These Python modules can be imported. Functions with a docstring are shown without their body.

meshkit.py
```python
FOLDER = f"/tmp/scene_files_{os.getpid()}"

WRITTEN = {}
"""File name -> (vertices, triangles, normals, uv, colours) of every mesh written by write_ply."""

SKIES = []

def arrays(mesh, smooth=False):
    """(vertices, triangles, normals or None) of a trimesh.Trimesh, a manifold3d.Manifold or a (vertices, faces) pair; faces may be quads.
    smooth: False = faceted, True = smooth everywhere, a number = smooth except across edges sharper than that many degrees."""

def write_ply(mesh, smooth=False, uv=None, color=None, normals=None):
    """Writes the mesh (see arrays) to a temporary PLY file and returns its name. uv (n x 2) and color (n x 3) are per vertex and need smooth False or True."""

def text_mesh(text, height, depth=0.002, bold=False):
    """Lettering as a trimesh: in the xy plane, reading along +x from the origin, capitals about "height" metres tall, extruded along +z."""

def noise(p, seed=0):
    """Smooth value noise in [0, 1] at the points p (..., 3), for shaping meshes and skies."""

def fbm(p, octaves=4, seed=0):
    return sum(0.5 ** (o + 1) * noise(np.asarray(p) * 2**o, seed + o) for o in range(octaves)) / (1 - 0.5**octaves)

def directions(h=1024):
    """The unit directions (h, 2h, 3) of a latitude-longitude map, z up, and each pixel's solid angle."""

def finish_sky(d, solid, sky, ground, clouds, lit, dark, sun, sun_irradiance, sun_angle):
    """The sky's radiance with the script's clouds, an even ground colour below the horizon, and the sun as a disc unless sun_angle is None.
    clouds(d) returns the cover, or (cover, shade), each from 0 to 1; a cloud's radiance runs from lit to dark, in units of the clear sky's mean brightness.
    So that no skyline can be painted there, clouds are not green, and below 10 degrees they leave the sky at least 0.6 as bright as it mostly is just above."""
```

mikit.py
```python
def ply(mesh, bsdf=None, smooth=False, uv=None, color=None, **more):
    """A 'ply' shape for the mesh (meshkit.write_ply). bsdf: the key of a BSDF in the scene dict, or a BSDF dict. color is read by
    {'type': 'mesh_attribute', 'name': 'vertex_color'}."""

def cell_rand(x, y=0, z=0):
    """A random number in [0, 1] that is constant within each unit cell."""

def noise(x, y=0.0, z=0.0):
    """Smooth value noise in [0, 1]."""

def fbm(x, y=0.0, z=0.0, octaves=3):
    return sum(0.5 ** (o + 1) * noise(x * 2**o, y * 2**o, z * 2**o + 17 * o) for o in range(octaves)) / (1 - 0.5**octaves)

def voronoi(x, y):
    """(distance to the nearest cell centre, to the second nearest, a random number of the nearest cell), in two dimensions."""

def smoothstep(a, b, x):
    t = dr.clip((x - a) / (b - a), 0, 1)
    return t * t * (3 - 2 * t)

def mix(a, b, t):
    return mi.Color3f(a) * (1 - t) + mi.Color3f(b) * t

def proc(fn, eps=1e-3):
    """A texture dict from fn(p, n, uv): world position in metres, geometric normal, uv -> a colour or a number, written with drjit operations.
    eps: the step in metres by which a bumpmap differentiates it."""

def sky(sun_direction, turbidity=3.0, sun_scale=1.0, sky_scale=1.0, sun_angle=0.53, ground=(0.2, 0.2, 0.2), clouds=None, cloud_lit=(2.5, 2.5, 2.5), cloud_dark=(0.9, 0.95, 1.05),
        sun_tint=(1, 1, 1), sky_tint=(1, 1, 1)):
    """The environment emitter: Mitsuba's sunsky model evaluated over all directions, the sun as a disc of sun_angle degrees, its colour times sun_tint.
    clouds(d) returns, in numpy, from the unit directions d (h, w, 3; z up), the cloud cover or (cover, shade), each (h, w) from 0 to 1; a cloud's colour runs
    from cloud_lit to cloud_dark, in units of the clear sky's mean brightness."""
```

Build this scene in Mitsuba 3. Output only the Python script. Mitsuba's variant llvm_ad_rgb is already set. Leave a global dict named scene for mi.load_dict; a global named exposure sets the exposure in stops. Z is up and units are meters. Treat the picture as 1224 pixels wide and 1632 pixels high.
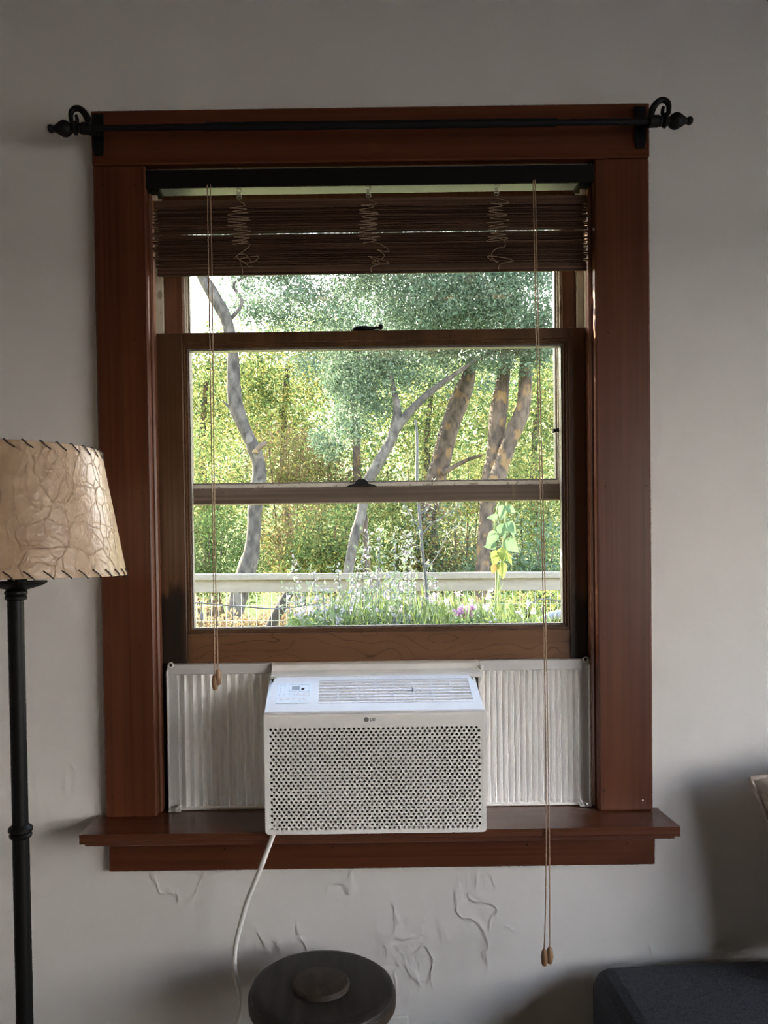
import math, random
import numpy as np, trimesh, shapely.geometry as sg
import drjit as dr, mitsuba as mi, mikit, meshkit
from mikit import ply, proc, noise, fbm, voronoi, smoothstep, mix, cell_rand

random.seed(7)
rng = np.random.default_rng(7)
T = mi.ScalarTransform4f
scene, labels = {}, {}

# ------------------------------------------------------------------ camera
# room: x to the right, y into the window wall (wall face y = 0), z up, floor z = 0
F, CX, CY = 1226.0, 553.5, 910.0
PITCH, YAW, ROLL = -0.01956, -0.0005, -0.01385
EYE = np.array([0.0, -1.66, 1.33])
FWD = np.array([math.sin(YAW) * math.cos(PITCH), math.cos(YAW) * math.cos(PITCH), math.sin(PITCH)])
_r = np.cross(FWD, [0, 0, 1]); _r /= np.linalg.norm(_r); _u = np.cross(_r, FWD)
RGT = _r * math.cos(ROLL) + _u * math.sin(ROLL)
UPV = _u * math.cos(ROLL) - _r * math.sin(ROLL)
scene['camera'] = {
    'type': 'perspective', 'fov': math.degrees(2 * math.atan(612 / F)), 'fov_axis': 'x',
    'principal_point_offset_x': -(CX - 612) / 1224, 'principal_point_offset_y': -(CY - 816) / 1632,
    'near_clip': 0.02, 'far_clip': 500.0,
    'to_world': T().look_at(origin=EYE.tolist(), target=(EYE + FWD).tolist(), up=UPV.tolist())}


def at(px, py, Y):
    """the point at depth Y seen at a position measured in the photograph (used for surveying the garden)"""
    d = FWD + (px - CX) / F * RGT - (py - CY) / F * UPV
    return EYE + d * (Y - EYE[1]) / d[1]


# ------------------------------------------------------------------ light
exposure = 6.6
SUN = np.array([-0.62, 0.62, 0.48]); SUN /= np.linalg.norm(SUN)
SKY_SCALE, SUN_E = 1.0, 0.55


def cloud_fn(d):
    n = meshkit.fbm(d * np.array([2.2, 2.2, 5.0]) + 3.1, 4, 5)
    haze = np.clip(1.1 - d[..., 2] / 0.62, 0, 1)                 # evening haze: whitish low down, clear blue overhead
    return np.clip((n - 0.47) * 3.0 + 1.5 * haze, 0, 1)


scene['sky'] = mikit.sky(SUN.tolist(), turbidity=4.0, sun_scale=0.0, sky_scale=SKY_SCALE, ground=(0.15, 0.15, 0.145),
                         clouds=cloud_fn, cloud_lit=(1.52, 1.46, 1.38), cloud_dark=(0.9, 0.93, 1.0))
scene['sun'] = {'type': 'directional', 'direction': (-SUN).tolist(), 'irradiance': {'type': 'rgb', 'value': [SUN_E, SUN_E * 0.86, SUN_E * 0.62]}}


# ------------------------------------------------------------------ materials
def rgb(*c): return {'type': 'rgb', 'value': list(c)}
def V(x): return mi.Color3f(*x)


def principled(key, color, rough=0.5, two=True, **k):
    b = {'type': 'principled', 'base_color': color if isinstance(color, dict) else rgb(*color), 'roughness': rough, **k}
    scene[key] = {'type': 'twosided', 'bsdf': b} if two else b


def bump(key, inner, fn, scale, eps=1e-3):
    scene[key] = {'type': 'twosided', 'bsdf': {'type': 'bumpmap', 'arbitrary': proc(fn, eps), 'scale': scale, 'bsdf': inner}}


def plaster_h(p, n, uv):
    x, z = p.x, p.z
    ridge = 1 - dr.abs(fbm(x * 11 + 1.3, z * 9, 2.0, 4) - 0.5) * 2
    patch = smoothstep(0.42, 0.62, noise(x * 7.3 + 7, z * 6.1, 3.3))
    low = 0.25 + 0.75 * smoothstep(1.25, 0.65, z)
    crease = smoothstep(0.93, 0.995, ridge) * patch * low
    grain = fbm(x * 160, z * 160, 1.0, 2) * 0.012
    return crease * 0.30 + grain + fbm(x * 14, z * 14, 5.0, 3) * 0.10


bump('plaster', {'type': 'principled', 'base_color': rgb(0.68, 0.655, 0.635), 'roughness': 0.75, 'specular': 0.25}, plaster_h, 0.008, 1.2e-3)
principled('room_paint', (0.42, 0.40, 0.38), 0.85)
principled('ceiling_paint', (0.20, 0.13, 0.085), 0.8)
principled('floor_wood', proc(lambda p, n, uv: mix((0.11, 0.062, 0.036), (0.17, 0.10, 0.058), fbm(p.x * 14, p.y * 1.5, 0, 3)) * (0.85 + 0.3 * cell_rand(p.x * 9))), 0.45)


def wood(key, a, b, axis, rough=0.33, coat=0.35, freq=1.0, stain=None, specular=0.5):
    def fn(p, n, uv):
        u, v, w = (p.z, p.x, p.y) if axis == 'z' else (p.x, p.z, p.y)
        ring = fbm(u * 1.1 * freq, v * 26 * freq, w * 26 * freq, 3)
        line = noise(u * 3.0 * freq, v * 190 * freq, w * 190 * freq)
        t = dr.clip(0.25 + 0.9 * (ring - 0.5) + 0.55 * (line - 0.5) + 0.35 * (fbm(u * 3, v * 4, w * 4, 2) - 0.3), 0, 1)
        c = mix(a, b, t)
        return stain(p, c) if stain else c
    principled(key, proc(fn), rough, clearcoat=coat, clearcoat_gloss=0.75, specular=specular)


wood('casing_wood', (0.070, 0.019, 0.008), (0.138, 0.042, 0.017), 'z', rough=0.36, coat=0.15, specular=0.4)
wood('casing_wood_across', (0.066, 0.018, 0.008), (0.125, 0.038, 0.016), 'x', rough=0.36, coat=0.15, specular=0.4)
wood('stool_board_wood', (0.070, 0.022, 0.011), (0.115, 0.038, 0.018), 'x', rough=0.22, coat=0.6)


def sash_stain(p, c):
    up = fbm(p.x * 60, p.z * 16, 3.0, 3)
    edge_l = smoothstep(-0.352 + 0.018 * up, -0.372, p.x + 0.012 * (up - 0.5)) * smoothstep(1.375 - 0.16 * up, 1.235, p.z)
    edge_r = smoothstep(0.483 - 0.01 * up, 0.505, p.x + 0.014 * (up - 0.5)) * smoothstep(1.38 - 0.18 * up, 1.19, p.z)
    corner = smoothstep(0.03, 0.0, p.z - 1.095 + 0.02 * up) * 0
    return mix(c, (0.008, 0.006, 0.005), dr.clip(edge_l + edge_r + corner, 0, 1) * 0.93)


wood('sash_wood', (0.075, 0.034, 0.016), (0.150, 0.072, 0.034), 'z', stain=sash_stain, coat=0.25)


def flame(p, n, uv):
    x, z = p.x, p.z
    w = fbm(x * 5.0, z * 14, 1.7, 3)
    s = dr.abs(dr.sin((z * 60 + w * 20) * 1.6))
    line = smoothstep(0.16, 0.0, s)
    c = mix((0.125, 0.055, 0.025), (0.185, 0.088, 0.042), fbm(x * 3, z * 60, 0.3, 3))
    return sash_stain(p, mix(c, (0.035, 0.016, 0.008), line * 0.65))


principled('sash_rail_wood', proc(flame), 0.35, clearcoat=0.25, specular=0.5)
wood('weathered_wood', (0.085, 0.055, 0.040), (0.200, 0.135, 0.105), 'x', rough=0.55, coat=0.0)
wood('upper_sash_wood', (0.105, 0.042, 0.022), (0.185, 0.078, 0.042), 'z', rough=0.42, coat=0.1)
principled('cream_jamb', proc(lambda p, n, uv: mix((0.50, 0.45, 0.38), (0.25, 0.2, 0.15), smoothstep(0.62, 0.75, fbm(p.x * 90, p.y * 90, p.z * 25, 3)))), 0.55)
wood('jamb_wood', (0.10, 0.036, 0.018), (0.165, 0.062, 0.032), 'z', rough=0.28, coat=0.5)
principled('valance_dark', (0.006, 0.005, 0.005), 0.6, specular=0.2)
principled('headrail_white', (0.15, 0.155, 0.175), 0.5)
principled('tab_cream', (0.62, 0.5, 0.4), 0.6)


def bamboo_fn(p, n, uv):
    k = dr.floor((2.0855 - p.z) / 0.004177)
    t = fbm(p.x * 5 + k * 3.7, k * 1.9, 0.0, 3)
    return mix((0.045, 0.022, 0.014), (0.17, 0.095, 0.062), dr.clip(t * 0.75 + 0.6 * (cell_rand(k, 3) - 0.5), 0, 1))


principled('bamboo', proc(bamboo_fn), 0.5, specular=0.4)
principled('bamboo_shade', (0.030, 0.016, 0.011), 0.7, specular=0.2)  # bamboo darkened to paint shade into the gaps between front slats
principled('blind_cord', (0.36, 0.25, 0.17), 0.6)
principled('tassel_wood', proc(lambda p, n, uv: mix((0.20, 0.11, 0.055), (0.34, 0.20, 0.11), fbm(p.x * 240, p.y * 240, p.z * 30, 2))), 0.35)
principled('black_iron', (0.006, 0.006, 0.007), 0.55, specular=0.22)
principled('lamp_iron', (0.004, 0.0042, 0.0042), 0.5, specular=0.2)
principled('steel', (0.55, 0.54, 0.52), 0.3, metallic=0.9)
principled('brass_dark', (0.035, 0.028, 0.022), 0.4, metallic=0.4)
principled('white_plastic', (0.80, 0.79, 0.77), 0.38, specular=0.5)
principled('white_top', (0.74, 0.76, 0.79), 0.35, specular=0.5)
principled('control_panel', (0.70, 0.77, 0.82), 0.3, specular=0.5)
principled('control_line', (0.30, 0.36, 0.42), 0.5)
principled('dark_vent', (0.030, 0.030, 0.033), 0.6)
principled('filter_grey', (0.018, 0.018, 0.018), 0.9, specular=0.1)
principled('logo_grey', (0.16, 0.16, 0.16), 0.5)
principled('panel_frame', (0.56, 0.55, 0.55), 0.45)
principled('pleat_vinyl', (0.88, 0.87, 0.865), 0.4)
principled('bead_glint', (0.17, 0.15, 0.14), 0.35)  # highlight tone for the innermost bead step
principled('black_gap', (0.01, 0.01, 0.01), 0.8)
principled('outlet_plastic', (0.72, 0.70, 0.67), 0.4)


def parchment(p, n, uv):
    ang = dr.atan2(p.y + 0.35, p.x + 0.563)
    a, z = ang * 0.17, p.z
    return mix((0.31, 0.195, 0.115), (0.47, 0.335, 0.22), fbm(a * 40, z * 40, 0.0, 3))


def parchment_h(p, n, uv):
    a, z = dr.atan2(p.y + 0.35, p.x + 0.563) * 0.17, p.z
    wx, wz = fbm(a * 30, z * 30, 1.0, 2) * 0.6, fbm(a * 30 + 9, z * 30, 2.0, 2) * 0.6
    d1, d2, _ = voronoi(a * 34 + wx, z * 30 + wz)
    e1, e2, _ = voronoi(a * 19 + wz + 5, z * 17 + wx)
    return smoothstep(0.07, 0.0, d2 - d1) * 0.5 + smoothstep(0.045, 0.0, e2 - e1) * 0.7 + fbm(a * 180, z * 180, 0, 2) * 0.3


scene['parchment'] = {'type': 'twosided', 'bsdf': {'type': 'bumpmap', 'arbitrary': proc(parchment_h, 6e-4), 'scale': 0.0019,
                      'bsdf': {'type': 'principled', 'base_color': proc(parchment), 'roughness': 0.38, 'specular': 0.8}}}
principled('stitch_leather', (0.035, 0.022, 0.015), 0.6)


def ebony(p, n, uv):
    s = fbm(p.x * 60, p.y * 9, p.z * 60, 4)
    return mix((0.006, 0.0055, 0.005), (0.030, 0.025, 0.021), dr.clip(s * 1.5 - 0.35, 0, 1))


bump('stool_dark', {'type': 'principled', 'base_color': proc(ebony), 'roughness': 0.5, 'specular': 0.45}, lambda p, n, uv: fbm(p.x * 120, p.y * 20, p.z * 60, 3), 0.0010)
principled('stool_worn', proc(lambda p, n, uv: mix((0.012, 0.008, 0.005), (0.055, 0.036, 0.024), fbm(p.x * 90, p.y * 40, p.z * 120, 4))), 0.55)
bump('sofa_tweed', {'type': 'principled', 'base_color': proc(lambda p, n, uv: mix((0.014, 0.017, 0.024), (0.050, 0.056, 0.070), fbm(p.x * 420, p.y * 420, p.z * 420, 2))), 'roughness': 0.9, 'sheen': 0.4},
     lambda p, n, uv: fbm(p.x * 300, p.y * 300, p.z * 300, 2), 0.0012)
principled('pillow_linen', proc(lambda p, n, uv: mix((0.32, 0.27, 0.23), (0.52, 0.45, 0.40), fbm(p.x * 160, p.y * 160, p.z * 160, 2))), 0.9)
principled('piping_dark', (0.05, 0.055, 0.06), 0.9)
scene['pane_glass'] = {'type': 'thindielectric', 'int_ior': 1.5}
# garden
scene['leaf'] = {'type': 'principledthin', 'base_color': {'type': 'mesh_attribute', 'name': 'vertex_color'}, 'roughness': 0.5, 'diff_trans': 0.9}
principled('petal', {'type': 'mesh_attribute', 'name': 'vertex_color'}, 0.7)


def bark_mat(key, a, b, mottle_sun):  # patches of the last tone: pale mottle; golden sunlight painted on brown bark
    def fn(p, n, uv):
        t = fbm(p.x * 16, p.y * 16, p.z * 7, 4)
        c = mix(a, b, dr.clip(t * 2.2 - 0.6, 0, 1))
        return mix(c, mottle_sun, smoothstep(0.58, 0.70, fbm(p.x * 9 + 4, p.y * 9, p.z * 5, 3)) * 0.6)
    principled(key, proc(fn), 0.9)


bark_mat('bark_ash', (0.014, 0.0132, 0.0122), (0.058, 0.054, 0.049), (0.10, 0.095, 0.087))
bark_mat('bark_grey', (0.022, 0.021, 0.020), (0.080, 0.076, 0.070), (0.115, 0.11, 0.10))
principled('bark_dark', (0.012, 0.010, 0.008), 0.9)
bark_mat('bark_brown', (0.020, 0.015, 0.012), (0.075, 0.058, 0.044), (0.15, 0.095, 0.035))
principled('rail_paint', proc(lambda p, n, uv: mix((0.17, 0.158, 0.137), (0.115, 0.105, 0.088), fbm(p.x * 6, p.y * 30, p.z * 30, 3))), 0.6)
principled('wire_steel', (0.36, 0.36, 0.35), 0.4, metallic=0.3)
principled('black_rubber', (0.035, 0.037, 0.040), 0.6)
principled('hose_grey', (0.13, 0.15, 0.18), 0.5)
principled('stem_green', (0.13, 0.17, 0.05), 0.7)
principled('stem_grey', (0.060, 0.063, 0.060), 0.8)
principled('earth', proc(lambda p, n, uv: mix((0.16, 0.11, 0.06), (0.30, 0.22, 0.10), fbm(p.x * 3, p.y * 3, p.z * 3, 4))), 0.95)
principled('hill_brush', proc(lambda p, n, uv: mix((0.10, 0.14, 0.05), (0.34, 0.33, 0.12), fbm(p.x * 1.1, p.y * 1.1, p.z * 1.4, 5))), 0.95)
principled('deck_board', (0.24, 0.235, 0.22), 0.8)


# ------------------------------------------------------------------ mesh helpers
def cbox(lo, hi, c=0.0015):
    """a box with chamfered edges"""
    lo, hi = np.minimum(lo, hi).astype(float), np.maximum(lo, hi).astype(float)
    c = min(c, 0.49 * (hi - lo).min())
    if c <= 0: return trimesh.creation.box(bounds=[lo, hi])
    pts = []
    for s in np.ndindex(2, 2, 2):
        corner = np.where(s, hi, lo); d = np.where(s, -1, 1) * c
        for k in range(3):
            q = corner + d; q[k] = corner[k]; pts.append(q)
    return trimesh.convex.convex_hull(np.array(pts))


def rbox(lo, hi, r, seg=6):
    """a box with round edges: hull of spheres at the corners"""
    s = trimesh.creation.uv_sphere(r, count=[seg, 2 * seg]).vertices
    lo, hi = np.array(lo) + r, np.array(hi) - r
    return trimesh.convex.convex_hull(np.vstack([s + np.where(q, hi, lo) for q in np.ndindex(2, 2, 2)]))


def cat(*ms):
    ms = [m for x in ms for m in (x if isinstance(x, (list, tuple)) else [x])]
    return trimesh.util.concatenate(ms) if len(ms) > 1 else ms[0]


def tube(pts, radii, sides=8, closed_ends=True, bumpy=0.0, seed=0):
    p = np.asarray(pts, float)
    radii = np.broadcast_to(np.asarray(radii, float), (len(p),))
    t = np.gradient(p, axis=0); t /= np.linalg.norm(t, axis=1, keepdims=True) + 1e-12
    a = np.zeros_like(p)
    ref = np.array([0, 0, 1.0]) if abs(t[0, 2]) < 0.9 else np.array([1.0, 0, 0])
    for i in range(len(p)):
        ref = ref - t[i] * (ref @ t[i]); ref /= np.linalg.norm(ref) + 1e-12; a[i] = ref
    b = np.cross(t, a); ang = np.arange(sides) * 2 * np.pi / sides
    ring = np.cos(ang)[None, :, None] * a[:, None] + np.sin(ang)[None, :, None] * b[:, None]
    r = radii[:, None, None] * np.ones((1, sides, 1))
    if bumpy:
        r = r * (1 + bumpy * (meshkit.fbm((p[:, None] + ring * radii[:, None, None]) * 7, 3, seed) - 0.5)[..., None] * 2)
    v = (p[:, None] + ring * r).reshape(-1, 3)
    i, j = np.meshgrid(np.arange(len(p) - 1), np.arange(sides), indexing='ij')
    q = np.stack([i * sides + j, i * sides + (j + 1) % sides, (i + 1) * sides + (j + 1) % sides, (i + 1) * sides + j], -1).reshape(-1, 4)
    f = np.vstack([q[:, [0, 1, 2]], q[:, [0, 2, 3]]])
    if closed_ends:
        n = len(v); v = np.vstack([v, p[0], p[-1]]); k = np.arange(sides); m = (len(p) - 1) * sides
        f = np.vstack([f, np.stack([np.full(sides, n), (k + 1) % sides, k], 1), np.stack([np.full(sides, n + 1), m + k, m + (k + 1) % sides], 1)])
    return trimesh.Trimesh(v, f, process=False)


def spline(pts, n=40):
    from scipy.interpolate import CubicSpline
    p = np.asarray(pts, float); s = np.r_[0, np.cumsum(np.linalg.norm(np.diff(p[:, :3], axis=0), axis=1) + 1e-9)]
    return CubicSpline(s, p)(np.linspace(0, s[-1], n))


def lathe(profile, loc=(0, 0, 0), axis='z', sides=48):
    """profile: (radius, height) pairs from bottom to top"""
    pr = np.asarray(profile, float); ang = np.arange(sides) * 2 * np.pi / sides
    v = np.stack([pr[:, 0, None] * np.cos(ang), pr[:, 0, None] * np.sin(ang), np.repeat(pr[:, 1:2], sides, 1)], -1).reshape(-1, 3)
    i, j = np.meshgrid(np.arange(len(pr) - 1), np.arange(sides), indexing='ij')
    q = np.stack([i * sides + j, i * sides + (j + 1) % sides, (i + 1) * sides + (j + 1) % sides, (i + 1) * sides + j], -1).reshape(-1, 4)
    m = trimesh.Trimesh(v, np.vstack([q[:, [0, 1, 2]], q[:, [0, 2, 3]]]), process=False)
    if axis == 'x': m.vertices = m.vertices[:, [2, 0, 1]]
    if axis == 'y': m.vertices = m.vertices[:, [1, 2, 0]]
    m.apply_translation(loc)
    return m


def prism_x(poly, x0, x1):
    """a (y, z) outline swept along x"""
    m = trimesh.creation.extrude_polygon(sg.Polygon(poly), x1 - x0, engine='earcut')
    m.vertices = np.stack([m.vertices[:, 2] + x0, m.vertices[:, 0], m.vertices[:, 1]], 1)
    return m


def prism_z(poly, z0, z1):
    m = trimesh.creation.extrude_polygon(sg.Polygon(poly), z1 - z0, engine='earcut'); m.apply_translation([0, 0, z0])
    return m


def prism_y(poly, y0, y1, holes=()):
    """an (x, z) outline swept along y"""
    m = trimesh.creation.extrude_polygon(sg.Polygon(poly, holes), y1 - y0, engine='earcut')
    m.vertices = np.stack([m.vertices[:, 0], m.vertices[:, 2] + y0, m.vertices[:, 1]], 1)
    m.invert()
    return m


def rect(x0, x1, z0, z1): return [(x0, z0), (x1, z0), (x1, z1), (x0, z1)]


# ------------------------------------------------------------------ naming helpers
def numbered(key):
    if key not in used: used.add(key); return key
    k = 1
    while f'{key}_{k:03d}' in used: k += 1
    key = f'{key}_{k:03d}'; used.add(key); return key


used = set()


def add(name, mesh, mat, parent=None, smooth=False, **more):
    key = numbered(f'{parent}__{name}' if parent else name)
    scene[key] = ply(mesh, mat, smooth=smooth, **more)
    return key


def thing(name, label, cat_, group=None):
    key = numbered(name); labels[key] = {'label': label, 'category': cat_}
    if group: labels[key]['group'] = group
    return key


def tag(key, label, cat_, group=None):
    labels[key] = {'label': label, 'category': cat_}
    if group: labels[key]['group'] = group
    return key


def struct(name, mesh, mat, label=None, smooth=False):
    key = add(name, mesh, mat, smooth=smooth); labels[key] = {'kind': 'structure'}
    if label: labels[key]['label'] = label
    return key


def structure(name, label=None):
    key = numbered(name); labels[key] = {'kind': 'structure'}
    if label: labels[key]['label'] = label
    return key


# ------------------------------------------------------------------ the room
OL, OR, OB, OT = -0.424, 0.541, 0.745, 2.172            # rough opening of the window
RX, LX, BY, CZ = 2.30, -2.3, -5.2, 2.78
WT = 0.15
struct('wall_front', prism_y([(LX - .1, -0.1), (RX + .1, -0.1), (RX + .1, CZ + .1), (LX - .1, CZ + .1)], 0.0, WT, [rect(OL - .015, OR + .015, OB, OT + .015)]), 'plaster', 'off-white trowelled plaster wall around the window')
DY0, DY1, DZ0, DZ1 = -3.50, -0.80, 0.80, 2.06            # wide side window in the right wall
rw = trimesh.creation.extrude_polygon(sg.Polygon([(BY, -.1), (0, -.1), (0, CZ), (BY, CZ)], [[(DY0, DZ0), (DY1, DZ0), (DY1, DZ1), (DY0, DZ1)]]), 0.12, engine='earcut')
rw.vertices = np.stack([rw.vertices[:, 2] + RX, rw.vertices[:, 0], rw.vertices[:, 1]], 1)
struct('wall_right', rw, 'plaster')
struct('wall_back', cbox((LX - .12, BY - .12, -.1), (RX + .12, BY, CZ), 0), 'room_paint')
struct('wall_left', cbox((LX - .12, BY, -.1), (LX, 0, CZ), 0), 'room_paint')
struct('floor', cbox((LX, BY, -.1), (RX, 0, 0), 0), 'floor_wood')
struct('ceiling', cbox((LX - .12, BY - .12, CZ), (RX + .12, WT, CZ + .1), 0), 'ceiling_paint')
dk = structure('window_2')
for y0, y1, z0, z1 in ((DY0, DY0 + .05, DZ0, DZ1), (DY1 - .05, DY1, DZ0, DZ1), (DY0, DY1, DZ1 - .05, DZ1), (DY0, DY1, DZ0, DZ0 + .04), (-2.18, -2.13, DZ0, DZ1)):
    add('frame', cbox((RX - .01, y0, z0), (RX + .13, y1, z1), .003), 'casing_wood', dk)

# ------------------------------------------------------------------ window trim
CF = -0.020
CLo, CLi, CRi, CRo = -0.5275, -0.4160, 0.5325, 0.6487   # casing outer and inner edges
HB, HT, SILL = 2.1615, 2.2745, 0.7745
tr = structure('trim_1', 'reddish brown stained wooden window casing')
add('side_casing', cbox((CLo, CF, SILL), (CLi, 0, HB), .0035), 'casing_wood', tr)
add('side_casing', cbox((CRi, CF, SILL), (CRo, 0, HB), .0035), 'casing_wood', tr)
add('head_casing', cbox((CLo, CF - .002, HB), (CRo, 0, HT), .002), 'casing_wood_across', tr)
# stool board: notched around the casings, nosed front edge
NZ = SILL - 0.020
stool_poly = [(-0.5495, -0.118), (0.664, -0.118), (0.664, -0.001), (OR, -0.001), (OR, 0.10), (OL, 0.10), (OL, -0.001), (-0.5495, -0.001)]
sb = prism_z(stool_poly, NZ, SILL)
nose = prism_x([(-0.1175, NZ + .003), (-0.1225, NZ + .007), (-0.1225, SILL - .005), (-0.1175, SILL - .0005)], -0.5475, 0.662)
st_ = add('stool_board', cat(sb, nose), 'stool_board_wood', tr)
add('bed_strip', cbox((-0.540, -0.114, NZ - .006), (0.655, -0.001, NZ), .0015), 'stool_board_wood', tr)
add('apron', cbox((-0.5215, CF, 0.6580), (0.6520, 0, NZ - .006), .002), 'casing_wood_across', tr)
# tiny paint chips and nail heads on the wood
nails = [(x, z) for x in (CLo + .02, CLi - .02, CRi + .02, CRo - .02) for z in np.linspace(.82, 2.12, 5)]
nails += [(x, .705) for x in np.linspace(-.48, .6, 6)]
add('nail_head', cat([lathe([(0.0001, -.0006), (.0016, -.0005), (.0016, 0)], (x + random.uniform(-.01, .01), CF, z), 'y', 8) for x, z in nails]), 'black_gap', tr)
labels[tr + '__nail_head'] = {'kind': 'stuff'}
chip = lathe([(0.0001, -.0008), (.0018, -.0006), (.0022, 0)], (0, 0, 0), 'y', 7)
for q in ((0.075, CF, .7155), (0.6260, CF, 0.797)):
    c = chip.copy(); c.apply_translation(q); add('paint_chip', c, 'white_plastic', tr)

# ------------------------------------------------------------------ window frame, sashes, glass
wk = structure('window_1', 'double-hung wooden sash window with the lower sash raised')
add('jamb', cbox((OL - .014, 0, OB), (OL, WT, OT), .001), 'jamb_wood', wk)
add('jamb', cbox((OR, 0, OB), (OR + .014, WT, OT), .001), 'jamb_wood', wk)
add('head_jamb', cbox((OL, 0, OT), (OR, WT, OT + .014), .001), 'jamb_wood', wk)
SF = 0.036
for s, x in ((1, OL), (-1, OR)):
    lo, hi = sorted((x, x + s * .0135))
    add('inner_stop', cbox((lo, .006, SILL), (hi, SF - .0015, OT), .004), 'jamb_wood', wk)
    lo, hi = sorted((x, x + s * .019))
    add('parting_bead', cbox((lo, .0735, OB), (hi, .0835, OT), .001), 'cream_jamb', wk)
    lo, hi = sorted((x, x + s * .004))
    add('sash_channel', cbox((lo, SF, SILL), (hi, .0735, OT), .0005), 'cream_jamb', wk)
    lo, hi = sorted((x, x + s * .012))
    add('blind_stop', cbox((lo, .122, OB), (hi, WT, OT), .001), 'cream_jamb', wk)
add('outer_sill', prism_x([(.10, .735), (.10, .765), (.26, .735), (.26, .705)], OL - .06, OR + .06), 'rail_paint', wk)


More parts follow.
